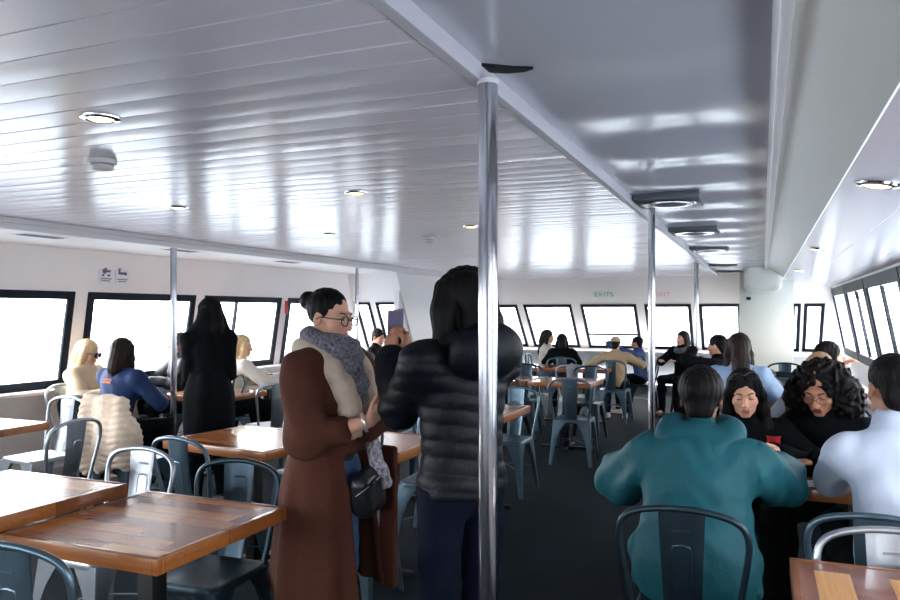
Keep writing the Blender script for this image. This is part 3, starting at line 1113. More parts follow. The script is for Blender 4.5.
# ---------------------------------------------------------------- human figures
class Pose:
    """joint positions in the figure's own frame: faces +Y, right hand at +X, feet on z = 0"""
    def __init__(s, H=1.66, seated=False, lean=0, seat=0.45, neck=None, head=(0, 0, 0), wide=1.0, stance=1.0, legs=None, side=0, drop=0.030):
        s.H = H; s.k = H / 1.7
        k = s.k
        s.wide = wide
        s.seated = seated
        hz = seat + 0.085 * k if seated else 0.53 * H
        s.hip = np.array([0, 0, hz])
        u = unit((math.sin(R(side)), math.sin(R(lean)), math.cos(R(lean))))
        s.u = u
        s.f = unit(np.cross(u, (1, 0, 0)))
        s.r = unit(np.cross(s.f, u))
        s.T = np.stack([s.r, s.f, u], 1)
        s.belly = s.hip + u * 0.10 * H
        s.chest = s.hip + u * 0.205 * H
        s.neck = s.hip + u * 0.298 * H
        nl = lean * 0.6 if neck is None else neck
        nu = unit((math.sin(R(side)) * 0.6, math.sin(R(nl)), math.cos(R(nl))))
        s.head = s.neck + nu * 0.098 * H + np.array([0, 0.012, 0])
        s.HM = rot(*head)
        s.sh = {}; s.el = {}; s.wr = {}; s.kn = {}; s.an = {}; s.hj = {}
        for d, n in ((1, 'R'), (-1, 'L')):
            s.sh[n] = s.neck - u * drop * H + s.r * d * 0.103 * H * wide
            s.hj[n] = s.hip + np.array([d * 0.053 * H * (0.5 + wide / 2), 0, 0])
            if seated:
                s.kn[n] = s.hj[n] + np.array([d * 0.045, 0.245 * H, 0.0])
                s.an[n] = np.array([s.kn[n][0], s.kn[n][1] - 0.02, 0.075])
            else:
                s.an[n] = np.array([d * 0.062 * H * stance, 0, 0.075])
                s.kn[n] = (s.hj[n] + s.an[n]) / 2 + np.array([0, 0.015, 0.0])
            s.arm(n, s.sh[n] + np.array([d * 0.06, 0.02, -0.31 * H]))
        if legs:
            for n, (kn, an) in legs.items():
                s.kn[n], s.an[n] = np.array(kn, float), np.array(an, float)

    def arm(s, n, wrist, hint=(0, -0.6, -0.6)):
        d = 1 if n == 'R' else -1
        a, w = s.sh[n], np.array(wrist, float)
        La, Lf = 0.172 * s.H, 0.150 * s.H
        v = w - a
        L = np.linalg.norm(v)
        if L > (La + Lf) * 0.995:
            w = a + v / L * (La + Lf) * 0.995
            v = w - a; L = np.linalg.norm(v)
        e = v / L
        x = (La * La - Lf * Lf + L * L) / (2 * L)
        h = math.sqrt(max(La * La - x * x, 0))
        hv = np.array([d * 0.4 + hint[0] * d, hint[1], hint[2]], float)
        hv = unit(hv - e * hv.dot(e))
        s.el[n] = a + e * x + hv * h
        s.wr[n] = w
        return s

    def hp(s, p):
        """head frame point (metres of a 1.7 m person; origin at the eyes' level, mid head) to figure frame"""
        return s.head + s.HM @ (np.array(p, float) * s.k)


def hand(f, p, n, d, pn, curl=35, thumb=40, spread=0.0):
    """palm and five fingers at wrist n; d along the hand, pn out of the palm"""
    k = p.k
    w = p.wr[n]
    d = unit(d)
    pn = unit(np.array(pn, float) - d * np.dot(pn, d))
    t = np.cross(d, pn)                       # towards the thumb for a right hand
    if n == 'L': t = -t
    g = Field()
    kn = []
    for lat, pl in ((0.026, 0.086), (0.009, 0.090), (-0.008, 0.086), (-0.024, 0.078)):
        q = w + (d * pl + t * lat) * k
        kn.append(q)
        g.cap(w + (d * 0.012 + t * lat * 0.6) * k, q, 0.0125 * k, 0.0105 * k, 0.012)
    for i, (L, r) in enumerate(((0.070, 0.0082), (0.078, 0.0085), (0.072, 0.0082), (0.056, 0.0072))):
        a = kn[i]
        sp = (1.5 - i) * spread
        dd = unit(d + t * sp)
        for j, fr in enumerate((0.44, 0.32, 0.24)):
            ang = R(curl * (0.7 + 0.5 * j) * (1 + 0.08 * i))
            cu = R(curl * (0.6, 1.35, 2.0)[j] * (1 + 0.06 * i))
            v = dd * math.cos(cu) + pn * math.sin(cu)
            b = a + v * L * fr * k
            g.cap(a, b, r * (1 - 0.08 * j) * k, r * (0.93 - 0.08 * j) * k, 0.004)
            a = b
    a = w + (d * 0.022 + t * 0.022) * k
    v1 = unit(d * 0.75 + t * math.sin(R(thumb)) * 1.1 + pn * 0.35)
    b = a + v1 * 0.042 * k
    v2 = unit(d * 0.95 + t * math.sin(R(thumb)) * 0.6 + pn * 0.35)
    c = b + v2 * 0.032 * k
    e = c + unit(d + pn * 0.35 + t * 0.05) * 0.026 * k
    g.chain([a, b, c, e], [0.015 * k, 0.0115 * k, 0.0098 * k, 0.008 * k], 0.006)
    f.sub(g, 0.012)


def head_field(f, p, female=True):
    k = p.k
    def E(c, r, kk=0.012, mode='u'): f.ell(p.hp(c), np.array(r) * k, p.HM, kk, mode)
    def Cp(a, b, ra, rb, kk=0.008, mode='u'): f.cap(p.hp(a), p.hp(b), ra * k, rb * k, kk, mode)
    E((0, -0.018, 0.030), (0.074, 0.092, 0.086))
    E((0, 0.022, -0.030), (0.059, 0.066, 0.078), 0.02)
    E((0, 0.030, -0.074), (0.046 if female else 0.051, 0.046, 0.034), 0.02)
    Cp((-0.012, 0.064, -0.100), (0.012, 0.064, -0.100), 0.014, 0.014, 0.014)
    for s in (-1, 1):
        E((s * 0.043, 0.056, -0.030), (0.020, 0.018, 0.018), 0.02)            # cheek bones
        E((s * 0.031, 0.094, 0.000), (0.018, 0.018, 0.0125), 0.012, 's')      # eye sockets
        Cp((s * 0.012, 0.083, 0.019), (s * 0.046, 0.070, 0.020), 0.0085, 0.008, 0.012)
        E((s * 0.031, 0.0745, 0.001), (0.0150, 0.0142, 0.0115), 0.004)       # lids
        E((s * 0.0115, 0.094, -0.042), (0.0075, 0.009, 0.007), 0.006)         # nostril wings
        E((s * 0.076, -0.012, -0.014), (0.009, 0.020, 0.031), 0.006)          # ears
        E((s * 0.081, -0.008, -0.012), (0.006, 0.011, 0.018), 0.004, 's')
    Cp((0, 0.082, 0.008), (0, 0.104, -0.034), 0.0075, 0.0105, 0.010)          # nose
    E((0, 0.107, -0.038), (0.0105, 0.010, 0.009), 0.006)
    Cp((-0.019, 0.082, -0.066), (0.019, 0.082, -0.066), 0.0062, 0.0062, 0.006)
    Cp((0, 0.088, -0.065), (0, 0.089, -0.066), 0.007, 0.007, 0.008)
    Cp((-0.015, 0.082, -0.077), (0.015, 0.082, -0.077), 0.0075, 0.0075, 0.006)
    E((0, 0.095, -0.0712), (0.024, 0.012, 0.0014), 0.003, 's')                # mouth line
    f.cap(p.neck - p.u * 0.03, p.hp((0, -0.022, -0.075)), 0.058 * k, 0.052 * k, 0.03)


def lips_slot(p):
    """material slots of the head mesh: 0 skin, 1 lips"""
    def fn(C):
        q = ((C - p.head) @ p.HM) / p.k
        return ((np.abs(q[:, 0]) < 0.024 - 0.9 * np.abs(q[:, 2] + 0.0715)) & (np.abs(q[:, 2] + 0.0715) < 0.0125) & (q[:, 1] > 0.074)).astype(int)
    return fn


def limbs(f, p, i, arms=True, legs=True, cut_wr=None, cut_an=None, ua=(0.047, 0.039), fa=(0.038, 0.027), th=(0.078, 0.054), ca=(0.053, 0.036)):
    """tapered arms and legs, i metres proud of the skin"""
    k = p.k
    for n in 'RL':
        if arms:
            f.cap(p.sh[n], p.el[n], ua[0] * k + i, ua[1] * k + i, 0.03)
            cw_ = cut_wr[n] if isinstance(cut_wr, dict) else cut_wr
            w = p.wr[n] if cw_ is None else p.el[n] + (p.wr[n] - p.el[n]) * cw_
            f.cap(p.el[n], w, fa[0] * k + i, fa[1] * k + i, 0.02)
        if legs:
            f.cap(p.hj[n], p.kn[n], th[0] * k + i, th[1] * k + i, 0.035)
            m = p.kn[n] + (p.an[n] - p.kn[n]) * 0.32 + np.array([0, -0.012, 0])
            a = p.an[n] if cut_an is None else p.kn[n] + (p.an[n] - p.kn[n]) * cut_an
            f.chain([p.kn[n], m, a], [ca[0] * k + i, ca[0] * k + i, ca[1] * k + i], 0.02)


def trunk(f, p, i, female=True, wide=1.0):
    k = p.k
    W = wide
    f.ell(p.chest, np.array([0.145 * W, 0.100, 0.165]) * k + i, p.T, 0.03)
    f.ell(p.chest + p.u * 0.085 * k, np.array([0.150 * W, 0.082, 0.075]) * k + i, p.T, 0.05)
    f.ell(p.belly, np.array([(0.118 if female else 0.135) * W, 0.092, 0.14]) * k + i, p.T, 0.05)
    f.ell(p.hip + p.u * 0.02, np.array([0.150 * W, 0.105, 0.11]) * k + i, p.T, 0.05)
    if female:
        for s in (-1, 1):
            f.ell(p.chest + (p.r * s * 0.068 + p.f * 0.070 - p.u * 0.005) * k, np.array([0.062, 0.055, 0.062]) * k + i * 0.7, p.T, 0.03)
    f.cap(p.sh['L'], p.sh['R'], 0.052 * k + i, 0.052 * k + i, 0.05)


def body(p, root, skin, h=0.010, female=True, hands=None, lips=None, name='body'):
    """the whole figure as one continuous skin surface"""
    f = Field()
    trunk(f, p, -0.012, female, p.wide)
    limbs(f, p, 0.0)
    for n in 'RL':
        f.chain([p.an[n], p.an[n] + np.array([0, 0.10, -0.035]) * p.k], [0.036 * p.k, 0.03 * p.k], 0.02)
    head_field(f, p, female)
    for n in 'RL':
        dd = unit(p.wr[n] - p.el[n])
        kw = dict(d=dd, pn=(0, 0, -1) if abs(dd[2]) < 0.8 else (-1 if n == 'R' else 1, 0, 0), curl=30)
        kw.update((hands or {}).get(n, {}))
        hand(f, p, n, **kw)
    return flesh(f, h, name, [skin, lips or skin], root, lips_slot(p))


def shoes(p, root, m, h=0.009):
    for n in 'RL':
        f = Field()
        a = p.an[n] - np.array([0, 0, p.an[n][2]])
        k = p.k
        f.ell(a + np.array([0, 0.055, 0.035]) * k, np.array([0.046, 0.135, 0.042]) * k, None, 0.01)
        f.cap(a + np.array([0, -0.03, 0.05]) * k, a + np.array([0, 0.0, 0.085]) * k, 0.042 * k, 0.045 * k, 0.02)
        f.box(a + np.array([0, 0.05, 0.012]) * k, np.array([0.047, 0.135, 0.012]) * k, None, 0.01, 0.01)
        f.plane((0, 0, 0.001), (0, 0, -1), 0.002)
        flesh(f, h, 'shoe', m, root)


def trousers(p, root, m, h=0.011, i=0.014, name='trousers', waist=0.07, cut=0.97, fold=0.004):
    f = Field()
    f.ell(p.hip + p.u * 0.02, np.array([0.152 * p.wide, 0.108, 0.115]) * p.k + i * 0.7, p.T, 0.04)
    limbs(f, p, i, arms=False, cut_an=cut)
    f.plane(p.hip + np.array([0, 0, waist + 0.05]), (0, -0.25, 1))
    f.bump(ripple(fold, 28, 20, 32, 1.0))
    return flesh(f, h, name, m, root)


def top_field(p, i=0.018, female=True, hem=0.06, sleeve=0.97, collar=True, fold=0.004, wide=1.0, seed=0.0, ua=(0.049, 0.043), fa=(0.042, 0.034)):
    """a jumper or jacket from neck to hem (metres below the hip joint), sleeves to a fraction of the forearm"""
    f = Field()
    trunk(f, p, i, female, p.wide * wide)
    limbs(f, p, i, legs=False, cut_wr=sleeve, ua=ua, fa=fa)
    f.plane(p.hip - p.u * hem, -p.u)
    f.bump(ripple(fold, 30, 24, 26, seed))
    f.cap(p.neck - p.u * 0.02, p.neck + (p.hp((0, -0.02, -0.09)) - p.neck) * (0.42 if collar else 0.2), (0.072 if collar else 0.078) * p.k + i * 0.4, 0.070 * p.k + i * 0.3, 0.03)
    f.cap(p.neck + (p.hp((0, -0.02, -0.09)) - p.neck) * 0.3, p.hp((0, -0.02, -0.02)), 0.050 * p.k, 0.050 * p.k, 0.006, 's')
    return f


def cap_hair(f, p, c=(0, -0.024, 0.036), r=(0.082, 0.100, 0.092), face=True, fc=(0, 0.088, -0.044), fr=(0.064, 0.075, 0.098)):
    k = p.k
    f.ell(p.hp(c), np.array(r) * k, p.HM, 0.01)
    if face: f.ell(p.hp(fc), np.array(fr) * k, p.HM, 0.01, 's')


def locks(f, p, pts, rs, k=0.02):
    f.chain([p.hp(q) for q in pts], [r * p.k for r in rs], k)


def strands(amp=0.003, fx=170, ph=0.0):
    return lambda P: amp * np.sin(P[:, 0] * fx + P[:, 1] * fx * 0.8 + 3 * np.sin(P[:, 2] * 14 + ph)) + amp * 0.7 * np.sin(P[:, 1] * fx * 1.4 - P[:, 0] * fx * 0.5 + ph)


EYEW = mat('eye_white', (226, 222, 216), rough=0.2)
IRIS = mat('dark_iris', (46, 30, 22), rough=0.15)
BROW = mat('dark_brow', (34, 24, 22), rough=0.8)
def face_parts(p, root, shut=0.0, brow=BROW, brows=True):
    """eyeballs, lashes and eyebrows"""
    k = p.k
    HMm = Matrix(p.HM.tolist())
    for s in (-1, 1):
        if shut < 1:
            e = MB(); e.sphere((0, 0, 0), 0.0118 * k, 10)
            c = p.hp((s * 0.031, 0.0775, 0.0 - 0.001))
            for i in range(len(e.m)):
                q = np.mean([e.v[j] for j in e.f[i]], axis=0)
                e.m[i] = 1 if unit(q).dot(unit(np.array(p.HM) @ np.array([0, 1, -0.35 * shut]))) > 0.86 else 0
            e.v = [tuple(np.array(v) + c) for v in e.v]
            e.build('eye', [EYEW, IRIS], root)
        l = MB()
        zz = -0.004 if shut >= 1 else 0.0055
        l.tube([p.hp((s * 0.018, 0.0855, zz - 0.004)), p.hp((s * 0.026, 0.0905, zz)), p.hp((s * 0.036, 0.0895, zz)), p.hp((s * 0.046, 0.081, zz - 0.003))], [0.0006 * k, 0.0014 * k, 0.0016 * k, 0.0007 * k], 6)
        l.build('eyelash', BROW, root)
        if brows:
            b = MB()
            b.tube([p.hp((s * 0.013, 0.0915, 0.020)), p.hp((s * 0.026, 0.0885, 0.0245)), p.hp((s * 0.040, 0.080, 0.0245)), p.hp((s * 0.050, 0.069, 0.019))], [0.0022 * k, 0.0030 * k, 0.0026 * k, 0.001 * k], 8)
            b.build('eyebrow', brow, root)


def spectacles(p, root, m, lens=None, r=0.021, y=0.098, z=-0.004, name='spectacles', w=0.0016):
    k = p.k
    g = MB()
    for s in (-1, 1):
        g.tube([p.hp((s * 0.031 + r * 1.08 * math.cos(a), y - 0.006 * abs(math.cos(a) * 0.5 + 0.5 * s * math.cos(a)), z + r * 0.92 * math.sin(a))) for a in np.linspace(0, 2 * math.pi, 21)[:-1]], w * k, 6, True)
        g.tube([p.hp((s * (0.031 + r * 1.05), y - 0.006, z + 0.006)), p.hp((s * 0.070, 0.062, z + 0.006)), p.hp((s * 0.078, 0.0, z + 0.004)), p.hp((s * 0.077, -0.025, z - 0.012))], w * k, 6)
    g.tube([p.hp((-0.0105, y, z + 0.004)), p.hp((0, y + 0.004, z + 0.008)), p.hp((0.0105, y, z + 0.004))], w * k, 6)
    o = g.build(name, m, root)
    if lens:
        for s in (-1, 1):
            l = MB()
            ring = [p.hp((s * 0.031 + r * 1.05 * math.cos(a), y - 0.003, z + r * 0.9 * math.sin(a))) for a in np.linspace(0, 2 * math.pi, 21)[:-1]]
            l.add(ring, [tuple(range(20))])
            l.build('lens', lens, o, 0)
    return o


def figure(x, y, deg, label, group=None):
    return empty('person', (x, y, 0), R(deg), label, 'person', group)

# ---------------------------------------------------------------- people
SKIN_W = mat('skin_fair', (214, 160, 134), rough=0.5, var=0.05, vscale=30)
SKIN_M = mat('skin_tan', (186, 130, 102), rough=0.5, var=0.05, vscale=30)
SKIN_D = mat('skin_brown', (128, 84, 64), rough=0.5, var=0.05, vscale=30)
LIP = mat('lips', (186, 112, 100), rough=0.4)
LIPD = mat('lips_dark', (120, 66, 60), rough=0.4)
H_BLACK = mat('hair_black', (13, 11, 13), rough=0.5, spec=0.12, bump=0.5, bscale=40, stretch=(6, 6, 0.6))
H_BROWN = mat('hair_brown', (38, 26, 22), rough=0.5, spec=0.18, bump=0.5, bscale=40, stretch=(6, 6, 0.6))
H_LIGHT = mat('hair_blonde', (222, 190, 142), rough=0.5, var=0.15, vscale=20, bump=0.5, bscale=40, stretch=(6, 6, 0.6))
H_FAIR = mat('hair_fair_streaked', (170, 132, 98), rough=0.5, var=0.35, vscale=14, bump=0.5, bscale=40, stretch=(6, 6, 0.6))
COAT = mat('brown_wool', (76, 43, 33), rough=0.9, spec=0.2, var=0.08, vscale=60, bump=0.25, bscale=260)
CREAM = mat('cream_wool', (206, 186, 168), rough=0.9, var=0.08, vscale=50, bump=0.6, bscale=160)
TWEED = mat('grey_tweed', (112, 112, 122), rough=0.9, var=0.75, vscale=95, bump=0.6, bscale=120)
JEANS = mat('blue_denim', (58, 92, 132), rough=0.8, var=0.12, vscale=40, bump=0.2, bscale=300)
JEANSD = mat('dark_denim', (9, 15, 32), rough=0.9, spec=0.1, var=0.12, vscale=40, bump=0.2, bscale=300)
PUFFER = mat('dark_navy_nylon', (9, 14, 22), rough=0.5, spec=0.18, bump=0.3, bscale=40)
BLACKC = mat('black_cloth', (9, 13, 18), rough=0.9, spec=0.1, bump=0.2, bscale=150)
TEAL = mat('teal_shell_fabric', (20, 84, 96), rough=0.65, spec=0.3, var=0.06, vscale=6, bump=0.8, bscale=16)
PALEBLUE = mat('pale_blue_cotton', (194, 205, 226), rough=0.85, spec=0.2, bump=0.3, bscale=24)
NAVY = mat('navy_fleece', (26, 52, 98), rough=0.8, bump=0.3, bscale=40)
BLUEJ = mat('royal_blue_jacket', (40, 66, 118), rough=0.6, bump=0.3, bscale=30)
BEIGE = mat('beige_coat_cloth', (208, 186, 156), rough=0.85, bump=0.3, bscale=60)
TANC = mat('tan_shirt_cloth', (168, 146, 116), rough=0.85, bump=0.3, bscale=60)
WHITEC = mat('off_white_knit', (216, 210, 202), rough=0.9, bump=0.5, bscale=90)
PINKC = mat('pale_pink_knit', (214, 190, 194), rough=0.9, bump=0.5, bscale=90)
DENIMJ = mat('washed_denim', (146, 172, 206), rough=0.85, var=0.1, vscale=20, bump=0.3, bscale=90)
GREYC = mat('grey_cloth', (92, 98, 108), rough=0.85, bump=0.3, bscale=90)
SHOE_D = mat('dark_shoe', (30, 30, 34), rough=0.6)
SHOE_W = mat('white_shoe', (210, 208, 206), rough=0.6)
GLASSM = mat('dark_spectacle_frame', (22, 20, 24), rough=0.25)
GOLDM = mat('thin_metal_frame', (120, 100, 84), rough=0.3, metal=0.8)
SUNL = mat('sunglass_lens', (26, 22, 26), rough=0.08)
LEATHER = mat('black_leather', (22, 24, 30), rough=0.35, bump=0.3, bscale=60)

# --- woman in the brown coat
r_ = figure(-1.635, 2.63, -92, 'woman in a long brown coat and grey scarf standing with folded arms')
p = Pose(1.60, head=(-3, 8, 0))
p.arm('R', (0.105, 0.255, 1.085), (0.3, -0.8, -0.6))
p.arm('L', (0.02, 0.165, 1.03), (0.9, 1.0, -0.5))
body(p, r_, SKIN_W, 0.0055, True, {'R': dict(d=(-0.55, 0.55, 0.62), pn=(-0.5, -0.8, 0.2), curl=45, thumb=20), 'L': dict(d=(1, -0.25, 0.1), pn=(0, -0.8, -0.5), curl=30)}, LIP)
face_parts(p, r_, 0.35)
spectacles(p, r_, GLASSM, None, 0.0225, 0.104, -0.006, 'spectacles', 0.0025)
f = Field()
f.ell(p.hp((0, -0.026, 0.034)), np.array((0.079, 0.097, 0.089)) * p.k, p.HM, 0.01)
f.ell(p.hp((0, -0.128, 0.052)), (0.042, 0.036, 0.040), p.HM, 0.012)
f.bump(strands(0.0008, 150))
f.ell(p.hp((0, 0.105, -0.046)), np.array((0.092, 0.090, 0.118)) * p.k, p.HM, 0.004, 's')
flesh(f, 0.0045, 'hair', H_BLACK, r_)
# coat: body, sleeves, long open skirt
f = top_field(p, 0.026, True, 0.0, {'R': 0.50, 'L': 0.85}, False, 0.004, 1.0, 0.4, (0.046, 0.042), (0.038, 0.034))
fold = lambda th, z: np.clip((1.0 - z) / 0.6, 0, 1) * (0.011 * np.sin(th * 7 + 0.6) + 0.006 * np.sin(th * 13 + 2))
f.stack([(0.375, 0, -0.01, 0.205, 0.225), (0.60, 0, -0.01, 0.19, 0.205), (0.80, 0, -0.005, 0.18, 0.18), (0.96, 0, 0, 0.150, 0.135), (1.08, 0, 0, 0.11, 0.085)], 0.05, 'u', fold, 0.010)
f.box((-0.015, 0.22, 0.60), (0.100, 0.20, 0.34), None, 0.02, 0.006, 's')
f.cap(p.sh['R'] + np.array([0.012, -0.01, -0.012]), p.el['R'] + np.array([0.005, -0.015, 0]), 0.070, 0.062, 0.05)
f.cap(p.sh['L'] + np.array([-0.012, -0.01, -0.012]), p.el['L'] + np.array([-0.01, 0.0, 0]), 0.072, 0.066, 0.05)
f.bump(lambda P: 0.005 * np.sin(P[:, 2] * 46 + P[:, 1] * 30 + 2 * np.sin(P[:, 0] * 20)) * (np.abs(P[:, 0]) > 0.13) * (P[:, 2] > 0.95))
coat = flesh(f, 0.0065, 'coat', COAT, r_)
f = Field()
f.box((-0.135, 0.205, 0.66), (0.012, 0.045, 0.29), rot(-12), 0.01)
flesh(f, 0.006, 'coat_lapel', COAT, r_)
f = Field()
f.ell(p.chest + p.f * 0.075, (0.075, 0.06, 0.17), p.T)
f.ell(p.belly + p.f * 0.05, (0.10, 0.075, 0.15), p.T)
flesh(f, 0.009, 'jumper', mat('dark_green_knit', (44, 56, 54), rough=0.9), r_)
# cream shawl collar lying over the shoulders and down the front
f = Field()
N = p.neck
for s in (-1, 1):
    pts = spline([N + np.array(q) * p.k for q in ((0, -0.105, 0.035), (s * 0.085, -0.075, 0.028), (s * 0.125, 0.005, 0.0), (s * 0.108, 0.085, -0.055), (s * 0.080, 0.135, -0.15), (s * 0.062, 0.155, -0.25), (s * 0.055, 0.150, -0.31))], 3)
    f.chain(pts, [0.036 + 0.010 * math.sin(math.pi * i / (len(pts) - 1)) for i in range(len(pts))], 0.02)
f.bump(lambda P: 0.003 * np.sin(P[:, 2] * 60 + P[:, 0] * 50))
flesh(f, 0.006, 'shawl_collar', CREAM, r_)
f = Field()
ring = spline([N + np.array(q) * p.k for q in ((0, -0.082, 0.075), (0.072, -0.045, 0.065), (0.088, 0.02, 0.042), (0.055, 0.085, 0.012), (0, 0.105, -0.005), (-0.055, 0.085, 0.012), (-0.088, 0.02, 0.042), (-0.072, -0.045, 0.065), (0, -0.082, 0.075))], 4)
f.chain(ring, 0.040, 0.02)
f.chain(spline([N + np.array(q) * p.k for q in ((0.07, 0.05, 0.02), (0.045, 0.115, -0.03), (0.01, 0.14, -0.09), (-0.01, 0.145, -0.17))], 4), 0.036, 0.03)
f.chain(spline([N + np.array(q) * p.k for q in ((-0.07, 0.03, 0.06), (0, 0.085, 0.045), (0.075, 0.04, 0.062))], 4), 0.030, 0.02)
f.bump(lambda P: 0.005 * np.sin(P[:, 2] * 75 + 26 * P[:, 0] + 2 * np.sin(P[:, 1] * 30)))
flesh(f, 0.005, 'scarf', TWEED, r_)
f = Field()
f.chain(spline([(-0.05, 0.185, 0.98), (-0.02, 0.205, 0.93), (-0.035, 0.225, 0.87), (-0.055, 0.235, 0.815)], 4), [0.020] * 12 + [0.024], 0.02)
f.bump(lambda P: 0.004 * np.sin(P[:, 0] * 160 + P[:, 2] * 40))
flesh(f, 0.005, 'scarf_tail', mat('patterned_scarf', (150, 146, 158), rough=0.85, var=0.9, vscale=60), r_)
trousers(p, r_, JEANS, 0.009, 0.010)
shoes(p, r_, SHOE_D)
m = MB()
wv = unit(p.wr['R'] - p.el['R'])
u1 = unit(np.cross(wv, (0, 0, 1))); u2 = np.cross(wv, u1)
cw = p.wr['R'] - wv * 0.02
m.tube([cw + (u1 * math.cos(a) + u2 * math.sin(a)) * 0.033 for a in np.linspace(0, 2 * math.pi, 25)[:-1]], 0.0055, 8, True, 0, 1.4)
m.build('bracelet', [mat('pale_strap', (206, 204, 200), rough=0.3, metal=0.6)], r_)
# her shoulder bag
bag = empty('shoulder_bag', r_.location, R(-92), 'black shoulder bag with a silver zip hanging at the front of the brown coat', 'bag')
f = Field()
f.box((0.005, 0.190, 0.79), (0.09, 0.045, 0.090), rot(0, 0, 12), 0.04)
f.bump(ripple(0.004, 30, 30, 24))
flesh(f, 0.006, 'bag_body', LEATHER, bag)
m = MB(); m.tube(spline([(-0.06, 0.222, 0.865), (0.03, 0.246, 0.845), (0.085, 0.225, 0.815), (0.105, 0.195, 0.79)], 5), 0.0042, 6); m.build('zip', CHROME, bag)
m = MB(); m.tube(spline([(-0.05, 0.185, 0.89), (-0.11, 0.19, 0.99), (-0.125, 0.12, 1.12)], 5), 0.007, 6); m.build('strap', LEATHER, bag)

# --- person holding up a phone
PB = (-0.98, 2.46)
r_ = figure(PB[0], PB[1], 60, 'dark-haired person in a black hooded padded jacket holding up a phone')
p = Pose(1.655, head=(8, 4, 0))
p.arm('L', (-0.045, 0.385, 1.315), (-0.25, -0.1, -1.0))
p.arm('R', (0.045, 0.385, 1.315), (-0.2, -0.1, -1.0))
body(p, r_, SKIN_M, 0.006, True, {'L': dict(d=(0.10, 0.22, 0.95), pn=(0.85, 0.35, 0), curl=42, thumb=35, spread=0.1), 'R': dict(d=(-0.10, 0.22, 0.95), pn=(-0.85, 0.35, 0), curl=42, thumb=35, spread=0.1)}, LIPD)
face_parts(p, r_)
f = Field()
cap_hair(f, p, (0, -0.030, 0.034), (0.094, 0.112, 0.098), fc=(0, 0.098, -0.05), fr=(0.062, 0.07, 0.10))
for s in (-1, 1):
    locks(f, p, [(s * 0.068, 0.00, 0.05), (s * 0.086, -0.002, -0.03), (s * 0.09, -0.01, -0.14), (s * 0.085, 0.02, -0.24)], [0.040, 0.046, 0.046, 0.03])
locks(f, p, [(0, -0.075, 0.03), (0, -0.10, -0.08), (0, -0.11, -0.18)], [0.075, 0.072, 0.06])
f.bump(strands(0.0025, 150))
flesh(f, 0.0065, 'hair', H_BLACK, r_)
quilt = lambda P: 0.005 * np.abs(np.sin(np.pi * (P[:, 2] + 0.02 * np.sin(P[:, 0] * 9)) / 0.055)) ** 0.7 - 0.004
f = top_field(p, 0.030, False, 0.015, 0.97, True, 0.003, 1.0, 1.0, (0.050, 0.046), (0.046, 0.036))
f.bump(quilt)
jk = flesh(f, 0.0065, 'padded_jacket', PUFFER, r_)
f = Field()
f.ell(p.neck - p.f * 0.135 * p.k - p.u * 0.005, np.array([0.155, 0.085, 0.115]) * p.k, rot(0, -25))
f.ell(p.neck - p.f * 0.03 + p.u * 0.03, np.array([0.125, 0.13, 0.06]) * p.k, None, 0.03)
f.ell(p.neck - p.f * 0.07 * p.k + p.u * 0.085, np.array([0.085, 0.06, 0.06]) * p.k, None, 0.004, 's')
f.bump(ripple(0.005, 22, 20, 24, 0.3))
flesh(f, 0.007, 'hood', PUFFER, r_)
trousers(p, r_, JEANSD, 0.010, 0.012, waist=-0.025)
shoes(p, r_, SHOE_D)
ph = empty('mobile_phone', (PB[0], PB[1], 0), R(60), 'mobile phone held upright in the hands of the person in the padded jacket', 'phone')
Mp = Matrix.Rotation(R(-8), 3, 'Y') @ Matrix.Rotation(R(14), 3, 'X')
pc = (0.0, 0.430, 1.435)
m = MB(); m.box(pc, (0.037, 0.0042, 0.078), Mp, 0.003); m.build('phone_body', mat('lilac_phone_case', (128, 112, 148), rough=0.35), ph)
m = MB(); m.box(tuple(Vector(pc) + Mp @ Vector((0, -0.0045, 0))), (0.034, 0.0006, 0.073), Mp); m.build('screen', mat('phone_screen', (116, 108, 138), rough=0.25), ph)
m = MB(); m.box(tuple(Vector(pc) + Mp @ Vector((0.018, 0.0055, 0.058))), (0.014, 0.0015, 0.014), Mp, 0.001); m.build('camera_bump', DARK, ph)

# --- man in the teal jacket
r_ = figure(-0.235, 2.94, 0, 'broad man seen from behind in a hooded teal jacket leaning on the table')
p = Pose(1.72, True, 29, wide=1.12, neck=18, head=(0, 10, 0), drop=0.055)
p.arm('L', (-0.27, 0.66, 0.80), (1.5, -0.2, -1.5))
p.arm('R', (0.20, 0.70, 0.80), (1.4, 0.0, -1.0))
body(p, r_, SKIN_D, 0.009, False, {'L': dict(d=(0.5, 0.8, 0), pn=(0, 0, -1)), 'R': dict(d=(-0.5, 0.8, 0), pn=(0, 0, -1))})
f = Field()
cap_hair(f, p, (0, -0.026, 0.036), (0.088, 0.107, 0.098))
f.ell(p.hp((0, -0.072, -0.040)), (0.058, 0.038, 0.058), p.HM, 0.02)
f.bump(strands(0.002, 190))
flesh(f, 0.007, 'hair', H_BLACK, r_)
f = top_field(p, 0.042, False, 0.13, 0.97, True, 0.006, 1.06, 2.0, (0.050, 0.064), (0.062, 0.042))
f.ell(p.hip + np.array([0, -0.01, 0.02]), (0.225, 0.15, 0.20), None, 0.08)
f.bump(ripple(0.008, 13, 9, 15, 0.5))
f.bump(ripple(0.004, 26, 18, 31, 1.9))
f.bump(lambda P: 0.007 * np.sin(P[:, 2] * 38 + 16 * np.abs(P[:, 0]) + P[:, 1] * 26) * (np.abs(P[:, 0]) > 0.22))
flesh(f, 0.008, 'hooded_jacket', TEAL, r_)
f = Field()
hb = p.neck - p.f * 0.075 - p.u * 0.015
